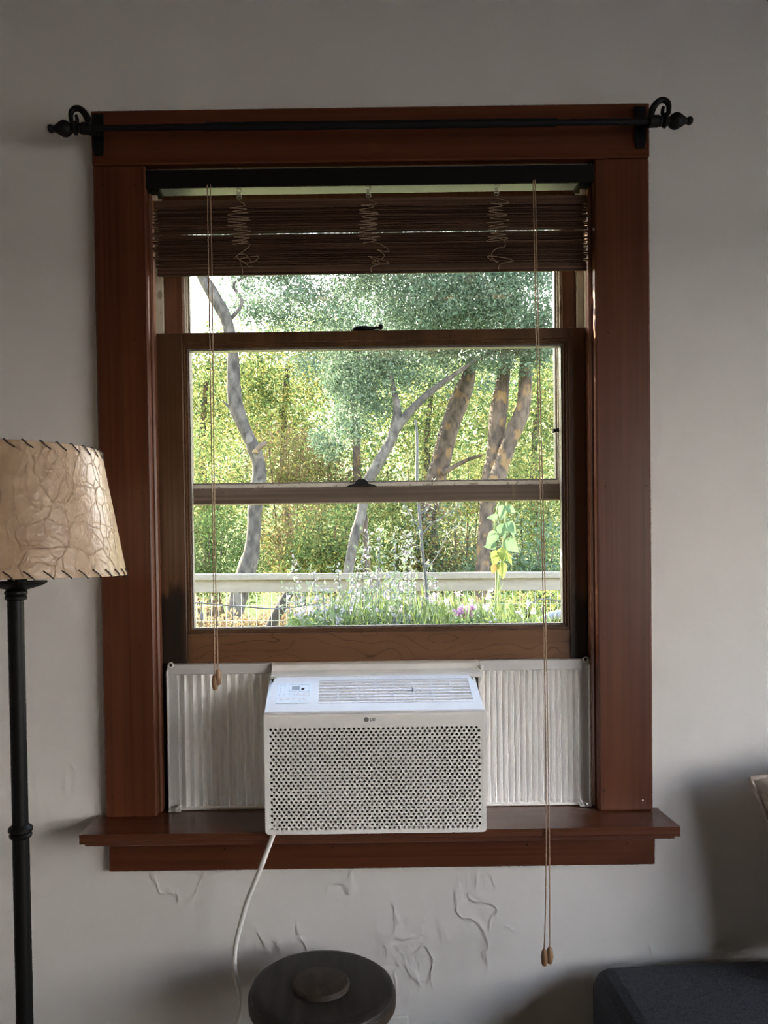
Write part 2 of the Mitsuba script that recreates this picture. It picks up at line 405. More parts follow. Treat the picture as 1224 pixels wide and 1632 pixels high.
def sash(name, x0, x1, z0, z1, y0, y1, left, right, bottom, top, mats, bead):
    """stiles, rails, a stepped glazing bead around the daylight opening and one pane"""
    g = numbered(f'{wk}__{name}')
    gx0, gx1, gz0, gz1 = x0 + left, x1 - right, z0 + bottom, z1 - top
    for a, b in ((x0, gx0), (gx1, x1)):
        add('stile', cbox((a, y0, z0), (b, y1, z1), .0015), mats[0], g)
    add('bottom_rail', cbox((gx0, y0, z0), (gx1, y1, gz0), .0015), mats[1], g)
    add('top_rail', cbox((gx0, y0, gz1), (gx1, y1, z1), .0015), mats[2], g)
    ym = (y0 + y1) / 2
    ms = []
    for d, w, dy in ((0, .0045, .004), (.0045, .0045, .009), (.009, .004, .014)):    # stepped moulding, falling back towards the glass
        o, i = rect(gx0 + d, gx1 - d, gz0 + d, gz1 - d), rect(gx0 + d + w, gx1 - d - w, gz0 + d + w, gz1 - d - w)
        ms.append(prism_y(o, y0 + dy, y1 - .004, [i]))
    add('glazing_bead', cat(ms[:2]), bead, g)
    add('glint_step', ms[2], 'bead_glint', g)  # innermost step in a paler colour that paints its sky highlight
    gx0 += .010; gx1 -= .010; gz0 += .010; gz1 -= .010
    v = np.array([[gx0, ym + .004, gz0], [gx1, ym + .004, gz0], [gx1, ym + .004, gz1], [gx0, ym + .004, gz1]])
    add('pane', trimesh.Trimesh(v, [[0, 1, 2], [0, 2, 3]], process=False), 'pane_glass', g)
    return g


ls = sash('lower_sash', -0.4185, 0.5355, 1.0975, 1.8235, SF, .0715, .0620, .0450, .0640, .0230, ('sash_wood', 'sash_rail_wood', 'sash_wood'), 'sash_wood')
us = sash('upper_sash', -0.4195, 0.5365, 1.4510, 2.170, .0850, .1200, .0560, .0455, .0360, .0440, ('upper_sash_wood', 'weathered_wood', 'upper_sash_wood'), 'cream_jamb')
# sash lock on the lower sash (turned cam with a knob) and its keeper on the meeting rail
lk = numbered(f'{ls}__sash_lock')
LXc = 0.046
add('lock_base', cbox((LXc - .032, SF + .004, 1.8235), (LXc + .030, SF + .026, 1.8260), .001), 'black_iron', lk)
cam = trimesh.creation.icosphere(subdivisions=3, radius=1); cam.apply_scale([.024, .012, .0068]); cam.apply_translation([LXc - .004, SF + .015, 1.8310])
arm = tube([(LXc + .010, SF + .014, 1.8315), (LXc + .026, SF + .012, 1.8325), (LXc + .032, SF + .011, 1.8335)], [.004, .0032, .0045], 10)
kn = trimesh.creation.icosphere(subdivisions=2, radius=.0065); kn.apply_translation([LXc + .034, SF + .011, 1.8340])
add('lock_lever', cat(cam, arm, kn), 'black_iron', lk, smooth=35)
kp = [(-.034, 0), (.034, 0), (.026, .003), (.016, .006), (.011, .013), (.006, .016), (-.006, .016), (-.011, .013), (-.016, .006), (-.026, .003)]
add('lock_keeper', prism_y([(0.034 + x, 1.487 + z) for x, z in kp], .080, .098), 'black_iron', us, smooth=35)
# small vent stop on the right stile of the upper sash
add('vent_stop', cat(cbox((.484, .0785, 1.565), (.494, .0855, 1.625), .0015), tube([(.484, .079, 1.607), (.474, .078, 1.606), (.466, .078, 1.605)], [.0045, .0040, .0048], 10)), 'black_iron', us, smooth=35)

# ------------------------------------------------------------------ bamboo blind
bl = thing('bamboo_blind', 'raised brown bamboo slat blind hanging across the top of the window', 'blind')
BX0, BX1 = -0.4075, 0.5270
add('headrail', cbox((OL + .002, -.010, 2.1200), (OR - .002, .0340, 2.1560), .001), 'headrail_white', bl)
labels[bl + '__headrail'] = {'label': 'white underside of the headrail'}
add('valance', cbox((OL + .001, -.016, 2.1145), (OR - .001, -.0102, 2.1520), .0015), 'valance_dark', bl)
labels[bl + '__valance'] = {'label': 'black valance strip'}
for x in (OL + .020, OR - .024):                           # end brackets with a cream wooden tab
    s = 1 if x < 0 else -1
    add('end_bracket', prism_x([(-.010, 2.1195), (.030, 2.1195), (.030, 2.112), (-.004, 2.113)], x - .014, x + .014), 'valance_dark', bl)
    add('tab', cbox((x - .006, .0080, 2.100), (x + .006, .0120, 2.111), .001), 'tab_cream', bl)
N = 31
pitch = (2.0855 - 1.9560) / N
for k in range(N):
    z = 2.0855 - (k + .5) * pitch
    e = rng.uniform(-.004, .004, 2)
    split = k in (13,)
    h = pitch * (.50 if split else rng.uniform(.29, .40))
    y0 = .0112 + rng.uniform(-.0012, .0012)
    m = prism_x([(y0, z - h * .4), (y0, z + h * .4), (y0 + .0012, z + h), (y0 + .0030, z + h), (y0 + .0030, z - h), (y0 + .0012, z - h)], BX0 + e[0], BX1 + e[1])
    add('slat', m, 'bamboo', bl)
add('top_slat', cbox((BX0, .011, 2.0852), (BX1, .015, 2.1000), .001), 'bamboo', bl)
add('bottom_slat', cbox((BX0 + .006, .010, 1.9385), (BX1 - .002, .017, 1.9555), .0015), 'bamboo', bl)
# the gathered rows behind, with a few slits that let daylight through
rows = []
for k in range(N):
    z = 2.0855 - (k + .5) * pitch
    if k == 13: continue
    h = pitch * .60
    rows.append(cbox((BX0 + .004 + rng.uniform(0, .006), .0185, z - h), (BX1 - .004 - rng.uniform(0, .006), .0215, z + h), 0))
add('gathered_slats', cat(rows), 'bamboo_shade', bl); labels[bl + '__gathered_slats'] = {'kind': 'stuff'}


def loops(xc, seed):
    """one lifting cord gathered in loops on the front of the slats"""
    r = np.random.default_rng(seed); pts = [(xc, 2.094)]
    z, s = 2.082, 1
    for k in range(23):
        w = r.uniform(.013, .025); pts.append((xc + s * w + r.uniform(-.004, .004), z + r.uniform(0, .005))); z -= .0038; s = -s
    for k in range(7):
        a = r.uniform(0, 6.3); w = r.uniform(.020, .036)
        pts.append((xc + w * math.cos(a) + .008, 1.981 - k * .0035 + .011 * math.sin(a)))
    pts.append((xc + .004, 1.950)); pts.append((xc + .004, 1.940))
    y = .0090 - .0025 * r.random(len(pts))
    P = spline([(a, c, b) for (a, b), c in zip(pts, y)], 260)
    P[:, 1] = np.clip(P[:, 1], .0040, .0100)
    return tube(P, .0008, 5)


for xc, sd in ((-0.222, 3), (0.056, 11), (0.331, 23)):
    add('lift_cord', loops(xc, sd), 'blind_cord', bl, smooth=True)
    add('cord_ring', cat([tube([(xc + .005 * math.cos(a), .006 + .0012 * k, 2.1165 - .0042 * k + .0035 * math.sin(a)) for a in np.linspace(0, 2 * np.pi, 13)], .0008, 5) for k in range(4)]), 'steel', bl, smooth=True)


def tassel(p, parent):
    h = .0335
    m = lathe([(.0012, 0), (.0042, .001), (.0058, .006), (.0070, .014), (.0068, .020), (.0052, .029), (.0036, .033), (.0012, .0345)], (p[0], p[1], p[2] - h), 'z', 20)
    add('tassel', m, 'tassel_wood', parent, smooth=30)


def pull_cord(pts, tp):
    k = add('pull_cord', tube(spline(pts, 60), .00115, 6), 'blind_cord', bl, smooth=True)
    tassel(tp, k)


zt = 2.119
pull_cord([(-.2855, -.018, zt), (-.2850, -.024, 1.7), (-.2845, -.030, 1.3), (-.2850, -.034, 1.082)], (-.2850, -.034, 1.0830))
pull_cord([(-.2790, -.018, zt), (-.2792, -.024, 1.7), (-.2800, -.030, 1.3), (-.2775, -.034, 1.092)], (-.2775, -.034, 1.0930))
pull_cord([(.4035, -.018, zt), (.4010, -.070, 1.4), (.3935, -.118, .80), (.3915, -.1250, .772), (.3850, -.1270, .535)], (.3850, -.1270, .5330))
pull_cord([(.4075, -.018, zt), (.4050, -.072, 1.4), (.3990, -.119, .80), (.3975, -.1250, .772), (.3960, -.1270, .538)], (.3960, -.1270, .5370))

# ------------------------------------------------------------------ curtain rod
rd = thing('curtain_rod', 'black iron curtain rod with scrolled brackets above the window', 'curtain rod')
RY, RZ = -.085, 2.2030
add('rod', tube([(-.540, RY, RZ), (.655, RY, RZ - .002)], .0060, 16), 'black_iron', rd, smooth=40)
add('rod_sleeve', tube([(-.275, RY, RZ), (.435, RY, RZ - .0015)], .0082, 16), 'black_iron', rd, smooth=40)
for s, xb in ((-1, -.512), (1, .628)):
    b = numbered(f'{rd}__bracket')
    plate = [(-.0115, 0), (.0115, 0), (.0115, .070), (.008, .086), (-.008, .086), (-.0115, .070)]
    add('wall_plate', prism_y([(xb + x, 2.2655 - z) for x, z in plate], CF - .007, CF - .001), 'black_iron', b)
    add('arm', tube([(xb, CF - .004, 2.222), (xb + s * .002, -.05, 2.215), (xb + s * .004, RY + .004, RZ)], [.008, .007, .008], 12), 'black_iron', b, smooth=40)
    add('cup', lathe([(.0085, -.010), (.0115, -.009), (.0115, .009), (.0085, .010)], (xb + s * .004, RY, RZ - (s > 0) * .002), 'x', 24), 'black_iron', b, smooth=35)
    # the scroll: rises from the arm, turns outwards and curls down into a hook
    sc = [(0.004, RZ - .004), (0.004, RZ + .022), (.014, RZ + .040), (.027, RZ + .0475), (.0375, RZ + .042), (.0400, RZ + .029), (.0355, RZ + .0175), (.0290, RZ + .0175), (.0270, RZ + .026), (.0295, RZ + .033)]
    P = spline([(xb + s * a, RY + .012, z) for a, z in sc], 48)
    rr = np.interp(np.linspace(0, 1, 48), [0, .3, .8, 1], [.0085, .0068, .0046, .0034])
    add('scroll', tube(P, rr, 12), 'black_iron', b, smooth=40)
    fin = [(.006, 0), (.010, .003), (.010, .007), (.0065, .010), (.0125, .013), (.0130, .017), (.0085, .020), (.0080, .023), (.0125, .027), (.0160, .034), (.0155, .041), (.0110, .049), (.0068, .056), (.0058, .060), (.0080, .0625), (.0080, .067), (.0050, .0700), (.0005, .071)]
    f = lathe(fin if s > 0 else [(r, -z) for r, z in fin][::-1], (xb + s * .012, RY, RZ - (s > 0) * .002), 'x', 32)
    add('finial', f, 'black_iron', rd, smooth=40)

# ------------------------------------------------------------------ air conditioner
ac = thing('air_conditioner', 'white window air conditioner with perforated front on the sill', 'air conditioner')
AX0, AX1 = -0.1712, 0.2700
AF, AB_, AT = -0.1370, 0.7760, 1.0180                     # front face, bottom, top of the front
add('case', cat(cbox((AX0 + .012, -.112, .780), (AX1 - .012, .0, .985), .002), cbox((AX0 + .012, 0, .780), (AX1 - .012, .36, 1.060), .002)), 'dark_vent', ac)
prof_side = [(AF + .012, AB_), (AF + .012, AT), (-.02, 1.066), (.36, 1.066), (.36, AB_)]
add('side_shell', prism_x(prof_side, AX0 + .001, AX0 + .006), 'white_plastic', ac)
add('side_shell', prism_x(prof_side, AX1 - .006, AX1 - .001), 'white_plastic', ac)
add('back_cover', cbox((AX0 + .001, .02, 1.062), (AX1 - .001, .365, 1.068), .002), 'white_plastic', ac)
add('base_pan', cbox((AX0 + .001, -.12, AB_ - .0012), (AX1 - .001, .365, AB_ + .003), .001), 'white_plastic', ac)
# front panel: rounded rectangle frame with the perforated field set in
fp = sg.box(AX0 + .008, AB_ + .008, AX1 - .008, AT - .030).buffer(.008, quad_segs=6).union(sg.box(AX0, AB_ + .03, AX1, AT - .0275))
gx0, gx1, gz0, gz1 = AX0 + .0085, AX1 - .0085, AB_ + .0075, AT - .0290
m = trimesh.creation.extrude_polygon(fp.difference(sg.box(gx0, gz0, gx1, gz1)), .014, engine='earcut')
m.vertices = np.stack([m.vertices[:, 0], AF + m.vertices[:, 2], m.vertices[:, 1]], 1); m.invert()
fpk = add('front_panel', m, 'white_plastic', ac)
# perforated grille: staggered rows of round holes, each hole a real opening
ncol, nrow = 43, 31
cw, ch, hr = (gx1 - gx0) / (ncol + .5), (gz1 - gz0) / nrow, .00285
oct_ = [(hr * math.cos(a), hr * math.sin(a)) for a in (np.arange(10) + .5) * 2 * np.pi / 10]
tile = trimesh.creation.extrude_polygon(sg.Polygon(rect(-cw / 2, cw / 2, -ch / 2, ch / 2), [oct_]), .004, engine='earcut')
keep = ~((np.abs(tile.face_normals[:, 0]) > .99) & (np.abs(np.abs(tile.triangles_center[:, 0]) - cw / 2) < 1e-6)) & ~((np.abs(tile.face_normals[:, 1]) > .99) & (np.abs(np.abs(tile.triangles_center[:, 1]) - ch / 2) < 1e-6))
tv, tf = tile.vertices, tile.faces[keep]
half = trimesh.creation.box(extents=(cw / 2, ch, .004)); half.apply_translation((0, 0, .002))
vs, fs, n0 = [], [], 0
for r_ in range(nrow):
    off = cw / 2 * (r_ % 2)
    for c_ in range(ncol):
        vs.append(tv + [gx0 + off + (c_ + .5) * cw, gz0 + (r_ + .5) * ch, 0]); fs.append(tf + n0); n0 += len(tv)
    vs.append(half.vertices + [gx1 - cw / 4 if r_ % 2 == 0 else gx0 + cw / 4, gz0 + (r_ + .5) * ch, 0]); fs.append(half.faces + n0); n0 += 8
gv, gf = np.vstack(vs), np.vstack(fs)
gv = np.stack([gv[:, 0], AF + .0006 + gv[:, 2], gv[:, 1]], 1)
add('perforated_grille', trimesh.Trimesh(gv, gf[:, ::-1], process=False), 'white_plastic', ac)
add('filter', cbox((gx0, AF + .0165, gz0), (gx1, AF + .0185, gz1), 0), 'filter_grey', ac)
# brow strip above the grille, with the badge
add('brow_strip', prism_x([(AF, AT - .0265), (AF + .014, AT - .0265), (AF + .02, AT), (AF + .004, AT), (AF, AT - .006)], AX0, AX1), 'white_plastic', ac)
BXc, BZ = 0.0330, AT - .0138
disc = lathe([(.00001, -.0008), (.0048, -.0008), (.0050, 0)], (BXc, AF, BZ), 'y', 24)
tm = meshkit.text_mesh('LG', .0062, .0007, bold=True)
tm.vertices = np.stack([BXc + .0068 + tm.vertices[:, 0], AF + .0001 - tm.vertices[:, 2], BZ - .0031 + tm.vertices[:, 1]], 1); tm.invert()
add('badge', cat(disc, tm), 'logo_grey', ac)
# sloping top cover: frame with the louvre opening
P0, P1 = np.array([AF + .002, AT + .002]), np.array([-.022, 1.0725])      # (y, z) of the front and back edge
SL = np.linalg.norm(P1 - P0); sd = (P1 - P0) / SL; sn = np.array([-sd[1], sd[0]])


def on_top(m):
    """x stays, local y runs up the slope, local z is the thickness out of the slope"""
    v = m.vertices.copy()
    yz = P0 + v[:, 1:2] * sd + v[:, 2:3] * sn
    m = m.copy(); m.vertices = np.stack([v[:, 0], yz[:, 0], yz[:, 1]], 1)
    return m


tx0, tx1, bx0_, bx1_ = AX0 + .0015, AX1 - .0015, AX0 + .0085, AX1 - .0085
outline = sg.Polygon([(tx0, 0), (tx1, 0), (tx1 - .001, SL * .45), (bx1_ + .001, SL * .8), (bx1_ - .004, SL * .96), (bx1_ - .009, SL), (bx0_ + .009, SL), (bx0_ + .004, SL * .96), (bx0_ - .001, SL * .8), (tx0 + .001, SL * .45)])
lx0, lx1, ly0, ly1 = AX0 + .108, AX1 - .019, SL * .22, SL * .90
cx0, cx1, cy0, cy1 = AX0 + .021, AX0 + .092, SL * .24, SL * .82
m = trimesh.creation.extrude_polygon(outline.difference(sg.box(lx0, ly0, lx1, ly1)), .005, engine='earcut'); m.apply_translation([0, 0, -.005])
add('top_cover', on_top(m), 'white_top', ac)
add('front_lip', tube([(AX0 + .003, AF + .004, AT + .0005), (AX1 - .003, AF + .004, AT + .0005)], .0038, 12), 'white_top', ac, smooth=40)
add('louvre_well', on_top(cbox((lx0 - .002, ly0 - .002, -.022), (lx1 + .002, ly1 + .002, -.019), 0)), 'dark_vent', ac)
nv = 8
for k in range(nv):
    y = ly0 + (k + .5) * (ly1 - ly0) / nv
    add('louvre_vane', on_top(prism_x([(y - .0038, -.0030), (y - .0012, .0002), (y + .0024, -.0002), (y + .0020, -.0020)], lx0, lx1)), 'white_top', ac)
for k in range(1, 9):
    x = lx0 + k * (lx1 - lx0) / 8.0
    if k < 8: add('louvre_rib', on_top(cbox((x - .0013, ly0, -.010), (x + .0013, ly1, -.0008), .0003)), 'white_top', ac)
for k in range(17):
    x = lx0 + (lx1 - lx0) * (.255 + .50 * k / 16)
    add('louvre_fin', on_top(cbox((x - .0006, ly0 + (ly1 - ly0) * .34, -.012), (x + .0006, ly1, -.0030), 0)), 'white_top', ac)
xl = lx0 + (lx1 - lx0) * .62
add('louvre_tab', on_top(cbox((xl - .0010, ly0 + .038, -.001), (xl + .0010, ly0 + .052, .0014), .0003)), 'dark_vent', ac)
cp = numbered(f'{ac}__control_panel')
add('plate', on_top(cbox((cx0, cy0, -.001), (cx1, cy1, .0008), .0004)), 'control_panel', cp)
W, H = cx1 - cx0, cy1 - cy0


def outline_ring(x0, x1, y0, y1, r=.0022, w=.0004):
    a = sg.box(cx0 + x0 * W + r, cy0 + y0 * H + r, cx0 + x1 * W - r, cy0 + y1 * H - r).buffer(r, quad_segs=4)
    m = trimesh.creation.extrude_polygon(a.difference(a.buffer(-w)), .0004, engine='earcut'); m.apply_translation([0, 0, .0007])
    return on_top(m)


def key_cap(x0, x1, y0, y1, r=.0022):
    a = sg.box(cx0 + x0 * W + r, cy0 + y0 * H + r, cx0 + x1 * W - r, cy0 + y1 * H - r).buffer(r - .0003, quad_segs=4)
    m = trimesh.creation.extrude_polygon(a, .0005, engine='earcut'); m.apply_translation([0, 0, .0006])
    return on_top(m)


for q in ((.05, .68, .10, .28), (.70, .92, .10, .28), (.50, .95, .36, .53)):
    add('key', cat(key_cap(*q)), 'white_top', cp); add('key_outline', outline_ring(*q), 'control_line', cp)
add('display_outline', outline_ring(.34, .95, .58, .90), 'control_line', cp)
add('display', on_top(cbox((cx0 + .43 * W, cy0 + .64 * H, .0006), (cx0 + .66 * W, cy0 + .84 * H, .0011), .0001)), 'control_line', cp)
add('indicator', on_top(cbox((cx0 + .71 * W, cy0 + .64 * H, .0006), (cx0 + .80 * W, cy0 + .74 * H, .0011), .0001)), 'black_gap', cp)
add('mark', cat([on_top(cbox((cx0 + (x - .012) * W, cy0 + (y - .02) * H, .0006), (cx0 + (x + .012) * W, cy0 + (y + .02) * H, .0010), 0)) for x, y in ((.1, .88), (.22, .88), (.1, .72), (.1, .57), (.08, .42), (.22, .42), (.37, .45), (.42, .45))]), 'control_line', cp)
labels[f'{cp}__mark'] = {'kind': 'stuff'}
add('key_print', cat([on_top(cbox((cx0 + x * W, cy0 + y * H, .0009), (cx0 + (x + w) * W, cy0 + (y + .025) * H, .0013), 0)) for x, y, w in ((.11, .18, .1), (.28, .18, .1), (.46, .18, .1), (.77, .18, .08), (.56, .43, .1), (.76, .43, .1))]), 'control_line', cp)
labels[f'{cp}__key_print'] = {'kind': 'stuff'}
# upstand that the raised sash closes against, rounded towards the room
add('top_flange', prism_x([(-.018, 1.0685), (-.018, 1.0745), (-.002, 1.0765), (.006, 1.083), (.010, 1.094), (.018, 1.0975), (.040, 1.0975), (.040, 1.064), (.0, 1.064)], -0.1680, 0.2840), 'white_plastic', ac)
add('flange_catch', cat(cbox((.2845, .000, 1.078), (.2915, .010, 1.090), .0015), cbox((.2790, -.004, 1.066), (.2860, .004, 1.078), .001)), 'white_plastic', ac)


def accordion(x0, x1, npl, inner):
    """side curtain: channel frame on three sides, corrugated vinyl sheet between them"""
    s = numbered(f'{ac}__side_panel')
    outer, inn = (x0, x1) if inner == 'r' else (x1, x0)
    z0, z1 = SILL + .0015, 1.0970
    o = sorted((outer, outer + (.0245 if inner == 'r' else -.0245)))
    add('side_channel', cat(cbox((o[0], .022, z0), (o[1], .050, z1 - .0005), .002),
        cbox((outer - .001 if inner == 'r' else outer - .003, .017, z0 + .004), (outer + .003 if inner == 'r' else outer + .001, .030, z1 - .012), .001)), 'panel_frame', s)
    e = (OL + .0045, outer) if inner == 'r' else (outer, OR - .0045)
    add('light_stop', cbox((e[0], .0365, z0), (e[1], .0500, z1 - .001), .001), 'black_gap', s)  # added black strip, blocks daylight leaking past the side channel
    add('top_channel', cbox((x0, .021, 1.0745), (x1, .052, z1), .0015), 'panel_frame', s)
    add('bottom_channel', cbox((x0, .020, z0), (x1, .052, z0 + .005), .001), 'white_plastic', s)
    a, b = (o[1] - .002, inn) if inner == 'r' else (inn, o[0] + .002)
    n = npl * 16 + 1
    u = np.linspace(0, 1, n); ph = u * npl * 2 * np.pi
    yy = .033 + .0065 * np.sin(ph) + .002 * np.sin(2 * ph + .6)
    xx = a + (b - a) * u
    zz = np.array([z0 + .004, 1.076])
    v = np.vstack([np.stack([xx, yy, np.full(n, z)], 1) for z in zz]); i = np.arange(n - 1)
    f = np.vstack([np.stack([i, i + 1, i + 1 + n], 1), np.stack([i, i + 1 + n, i + n], 1)])
    add('pleated_curtain', trimesh.Trimesh(v, f, process=False), 'pleat_vinyl', s, smooth=True)
    xs = outer + (.010 if inner == 'r' else -.010)
    ring = tube([(xs + .0050 * math.cos(t), .018, 1.0965 + .0050 * math.sin(t)) for t in np.linspace(0, 2 * np.pi, 21)], .0017, 8)
    add('screw_eyelet', ring, 'white_plastic', s, smooth=True)
    add('screw', cat(lathe([(.00001, -.003), (.0034, -.002), (.0040, 0), (.0034, .004)], (xs, .0185, 1.0965), 'y', 16)), 'brass_dark', s, smooth=30)
    xs = outer + (.014 if inner == 'r' else -.014)
    foot = cat(prism_y([(xs - .013, z0), (xs + .013, z0), (xs + .012, z0 + .004), (xs + .006, z0 + .004), (xs + .004, z0 + .008), (xs - .004, z0 + .008), (xs - .006, z0 + .004), (xs - .012, z0 + .006)], .008, .018),
               prism_y([(xs + .006, z0 + .003), (xs + .013, z0 + .014), (xs + .009, z0 + .014), (xs + .003, z0 + .006)] if inner == 'r' else [(xs - .006, z0 + .003), (xs - .003, z0 + .006), (xs - .009, z0 + .014), (xs - .013, z0 + .014)], .010, .020))
    fk = add('foot_clip', foot, 'panel_frame', s)
    add('foot_screw', lathe([(.00001, -.003), (.0032, -.002), (.0036, 0), (.003, .003)], (xs, .0075, z0 + .0055), 'y', 12), 'steel', fk, smooth=30)


accordion(-0.3995, -0.1705, 11, 'r')
accordion(0.2850, 0.5275, 17, 'l')
for a_, b_ in ((-.200, -.150), (.258, .300)):
    add('gap_blocker', cbox((a_, .0535, SILL + .002), (b_, .0630, 1.0970), .001), 'black_gap', ac)  # added black blocks closing the daylight gaps beside the unit
cordp = [at(442, 1306, -.1290), at(437, 1326, -.1292), at(428, 1350, -.1285), at(415, 1385, -.132), at(398, 1425, -.118), at(383, 1475, -.100), at(374, 1520, -.085), at(376, 1556, -.080), at(383, 1590, -.075), at(380, 1625, -.070), at(372, 1680, -.055), at(360, 1760, -.045)]
cordp += [np.array([-.26, -.04, .06]), np.array([-.30, -.06, .0075])]
P = spline(cordp, 120)
add('power_cord', tube(P, np.interp(np.arange(120), [0, 12, 119], [.0044, .0050, .0050]), 12), 'white_plastic', ac, smooth=True)

# ------------------------------------------------------------------ wall outlet
ok_ = thing('wall_outlet', 'white electrical outlet cover low on the wall behind the stool', 'outlet')
add('cover_plate', cbox((.048, -.0065, .209), (.1185, 0, .3265), .0025), 'outlet_plastic', ok_)
for z in (.244, .291):
    add('socket', cbox((.068, -.0085, z - .014), (.0985, -.004, z + .014), .002), 'outlet_plastic', ok_)

# ------------------------------------------------------------------ floor lamp
LPX, LPY = -.563, -.350
lp = thing('floor_lamp', 'black iron floor lamp with a tapered parchment shade left of the window', 'lamp')
ZB, ZT, RB, RT = 1.302, 1.515, .180, .1415
prof = [(RB + (RT - RB) * t, ZB + (ZT - ZB) * t) for t in np.linspace(0, 1, 9)]
sh = add('shade', lathe(prof + [(r - .0018, z) for r, z in prof[::-1]] + [prof[0]], (LPX, LPY, 0), 'z', 120), 'parchment', lp, smooth=40)
labels[sh] = {'label': 'tan parchment shade with laced edges'}
for z, R, n, up in ((ZT, RT, 34, -1), (ZB, RB, 40, 1)):
    st = []
    for k in range(n):
        a = k * 2 * np.pi / n + (.07 if up > 0 else .02); da = .016 / R
        rr = lambda zz: RB + (RT - RB) * (zz - ZB) / (ZT - ZB)
        pts = []
        for t, zz, out in ((0, z - up * .0012, -.002), (.05, z - up * .0012, .0014), (.5, z + up * .006, .0016), (1, z + up * .0115, .0010)):
            q = a + (da if up < 0 else -da) * t
            R_ = rr(zz) + out
            pts.append((LPX + R_ * math.cos(q), LPY + R_ * math.sin(q), zz))
        add('lacing', tube(pts, .0010, 6), 'stitch_leather', sh, smooth=True)
pole = add('pole', lathe([(.0142, .03), (.0138, .86), (.0132, .868), (.0132, 1.278)], (LPX - .004, LPY, 0), 'z', 32), 'lamp_iron', lp, smooth=40)
cz = .868
add('collar', lathe([(.0138, cz - .014), (.0175, cz - .012), (.0190, cz - .008), (.0165, cz - .005), (.0200, cz - .001), (.0200, cz + .004), (.0165, cz + .007), (.0138, cz + .010)], (LPX - .004, LPY, 0), 'z', 40), 'lamp_iron', lp, smooth=30)
add('neck_ring', lathe([(.0132, 1.262), (.0175, 1.264), (.0180, 1.268), (.0160, 1.271), (.0185, 1.273), (.0185, 1.277), (.0150, 1.280), (.0130, 1.281)], (LPX - .003, LPY, 0), 'z', 40), 'lamp_iron', lp, smooth=30)
add('drip_dish', lathe([(.010, 1.279), (.020, 1.281), (.040, 1.287), (.0485, 1.2925), (.0485, 1.2945), (.036, 1.2925), (.001, 1.2920)], (LPX, LPY, 0), 'z', 48), 'lamp_iron', lp, smooth=30)
add('socket', lathe([(.001, 1.292), (.016, 1.292), (.016, 1.350), (.001, 1.352)], (LPX, LPY, 0), 'z', 24), 'lamp_iron', lp, smooth=40)
add('bulb', lathe([(.012, 1.350), (.016, 1.362), (.029, 1.392), (.030, 1.405), (.024, 1.424), (.010, 1.433), (.0005, 1.434)], (LPX, LPY, 0), 'z', 24), 'outlet_plastic', lp, smooth=40)
for k in range(3):
    a = k * 2 * np.pi / 3 + .3
    add('shade_spoke', tube([(LPX + .012 * math.cos(a), LPY + .012 * math.sin(a), 1.345), (LPX + .06 * math.cos(a), LPY + .06 * math.sin(a), 1.46), (LPX + (RT + .002) * math.cos(a), LPY + (RT + .002) * math.sin(a), ZT - .006)], .0018, 6), 'lamp_iron', lp, smooth=True)
add('base', lathe([(.001, 0), (.140, 0), (.140, .010), (.125, .016), (.05, .026), (.018, .034), (.001, .036)], (LPX - .004, LPY, 0), 'z', 64), 'lamp_iron', lp, smooth=30)

# ------------------------------------------------------------------ round wooden stool
SX, SY, SZ, SR = -.0600, -.205, .512, .1395
sk = thing('round_stool', 'round dark wooden stool with a raised centre under the window', 'stool')
add('seat', lathe([(.001, SZ - .052), (SR - .022, SZ - .052), (SR - .008, SZ - .044), (SR - .0005, SZ - .028), (SR + .0005, SZ - .016), (SR - .003, SZ - .006), (SR - .010, SZ - .001), (SR - .02, SZ), (.001, SZ)], (SX, SY, 0), 'z', 96), 'stool_dark', sk, smooth=30)
add('raised_centre', lathe([(.046, SZ - .001), (.0555, SZ - .0005), (.0550, SZ + .005), (.0515, SZ + .0085), (.030, SZ + .0100), (.0005, SZ + .0105)], (SX - .002, SY - .004, 0), 'z', 64), 'stool_worn', sk, smooth=30)
add('rim_band', lathe([(SR - .001, SZ - .036), (SR + .0012, SZ - .033), (SR + .0014, SZ - .017), (SR, SZ - .014)], (SX, SY, 0), 'z', 96), 'stool_worn', sk, smooth=30)
for k in range(4):
    a = k * np.pi / 2 + .6
    add('leg', tube([(SX + .085 * math.cos(a), SY + .085 * math.sin(a), SZ - .050), (SX + .10 * math.cos(a), SY + .10 * math.sin(a), .25), (SX + .115 * math.cos(a), SY + .115 * math.sin(a), 0.0)], [.019, .022, .015], 16), 'stool_dark', sk, smooth=40)
    b = a + np.pi / 2
    add('stretcher', tube([(SX + .105 * math.cos(a), SY + .105 * math.sin(a), .16), (SX + .105 * math.cos(b), SY + .105 * math.sin(b), .16)], .010, 10), 'stool_dark', sk, smooth=40)

# ------------------------------------------------------------------ armchair and pillow at the right
sf = thing('armchair', 'dark navy tweed armchair with a wide padded arm in the lower right corner', 'armchair')
def padded(lo, hi, r, crown=.012):
    m = rbox(lo, hi, r, 8).subdivide_to_size(.04)
    v = m.vertices; top = v[:, 2] > hi[2] - r * 1.5
    u_ = np.clip((v[:, 0] - lo[0]) / .40, 0, 1)
    v[:, 2] += top * (crown * np.sin(u_ * np.pi / 2) + .006 * (meshkit.fbm(v * 6, 2, 3) - .5)); m.vertices = v
    return m


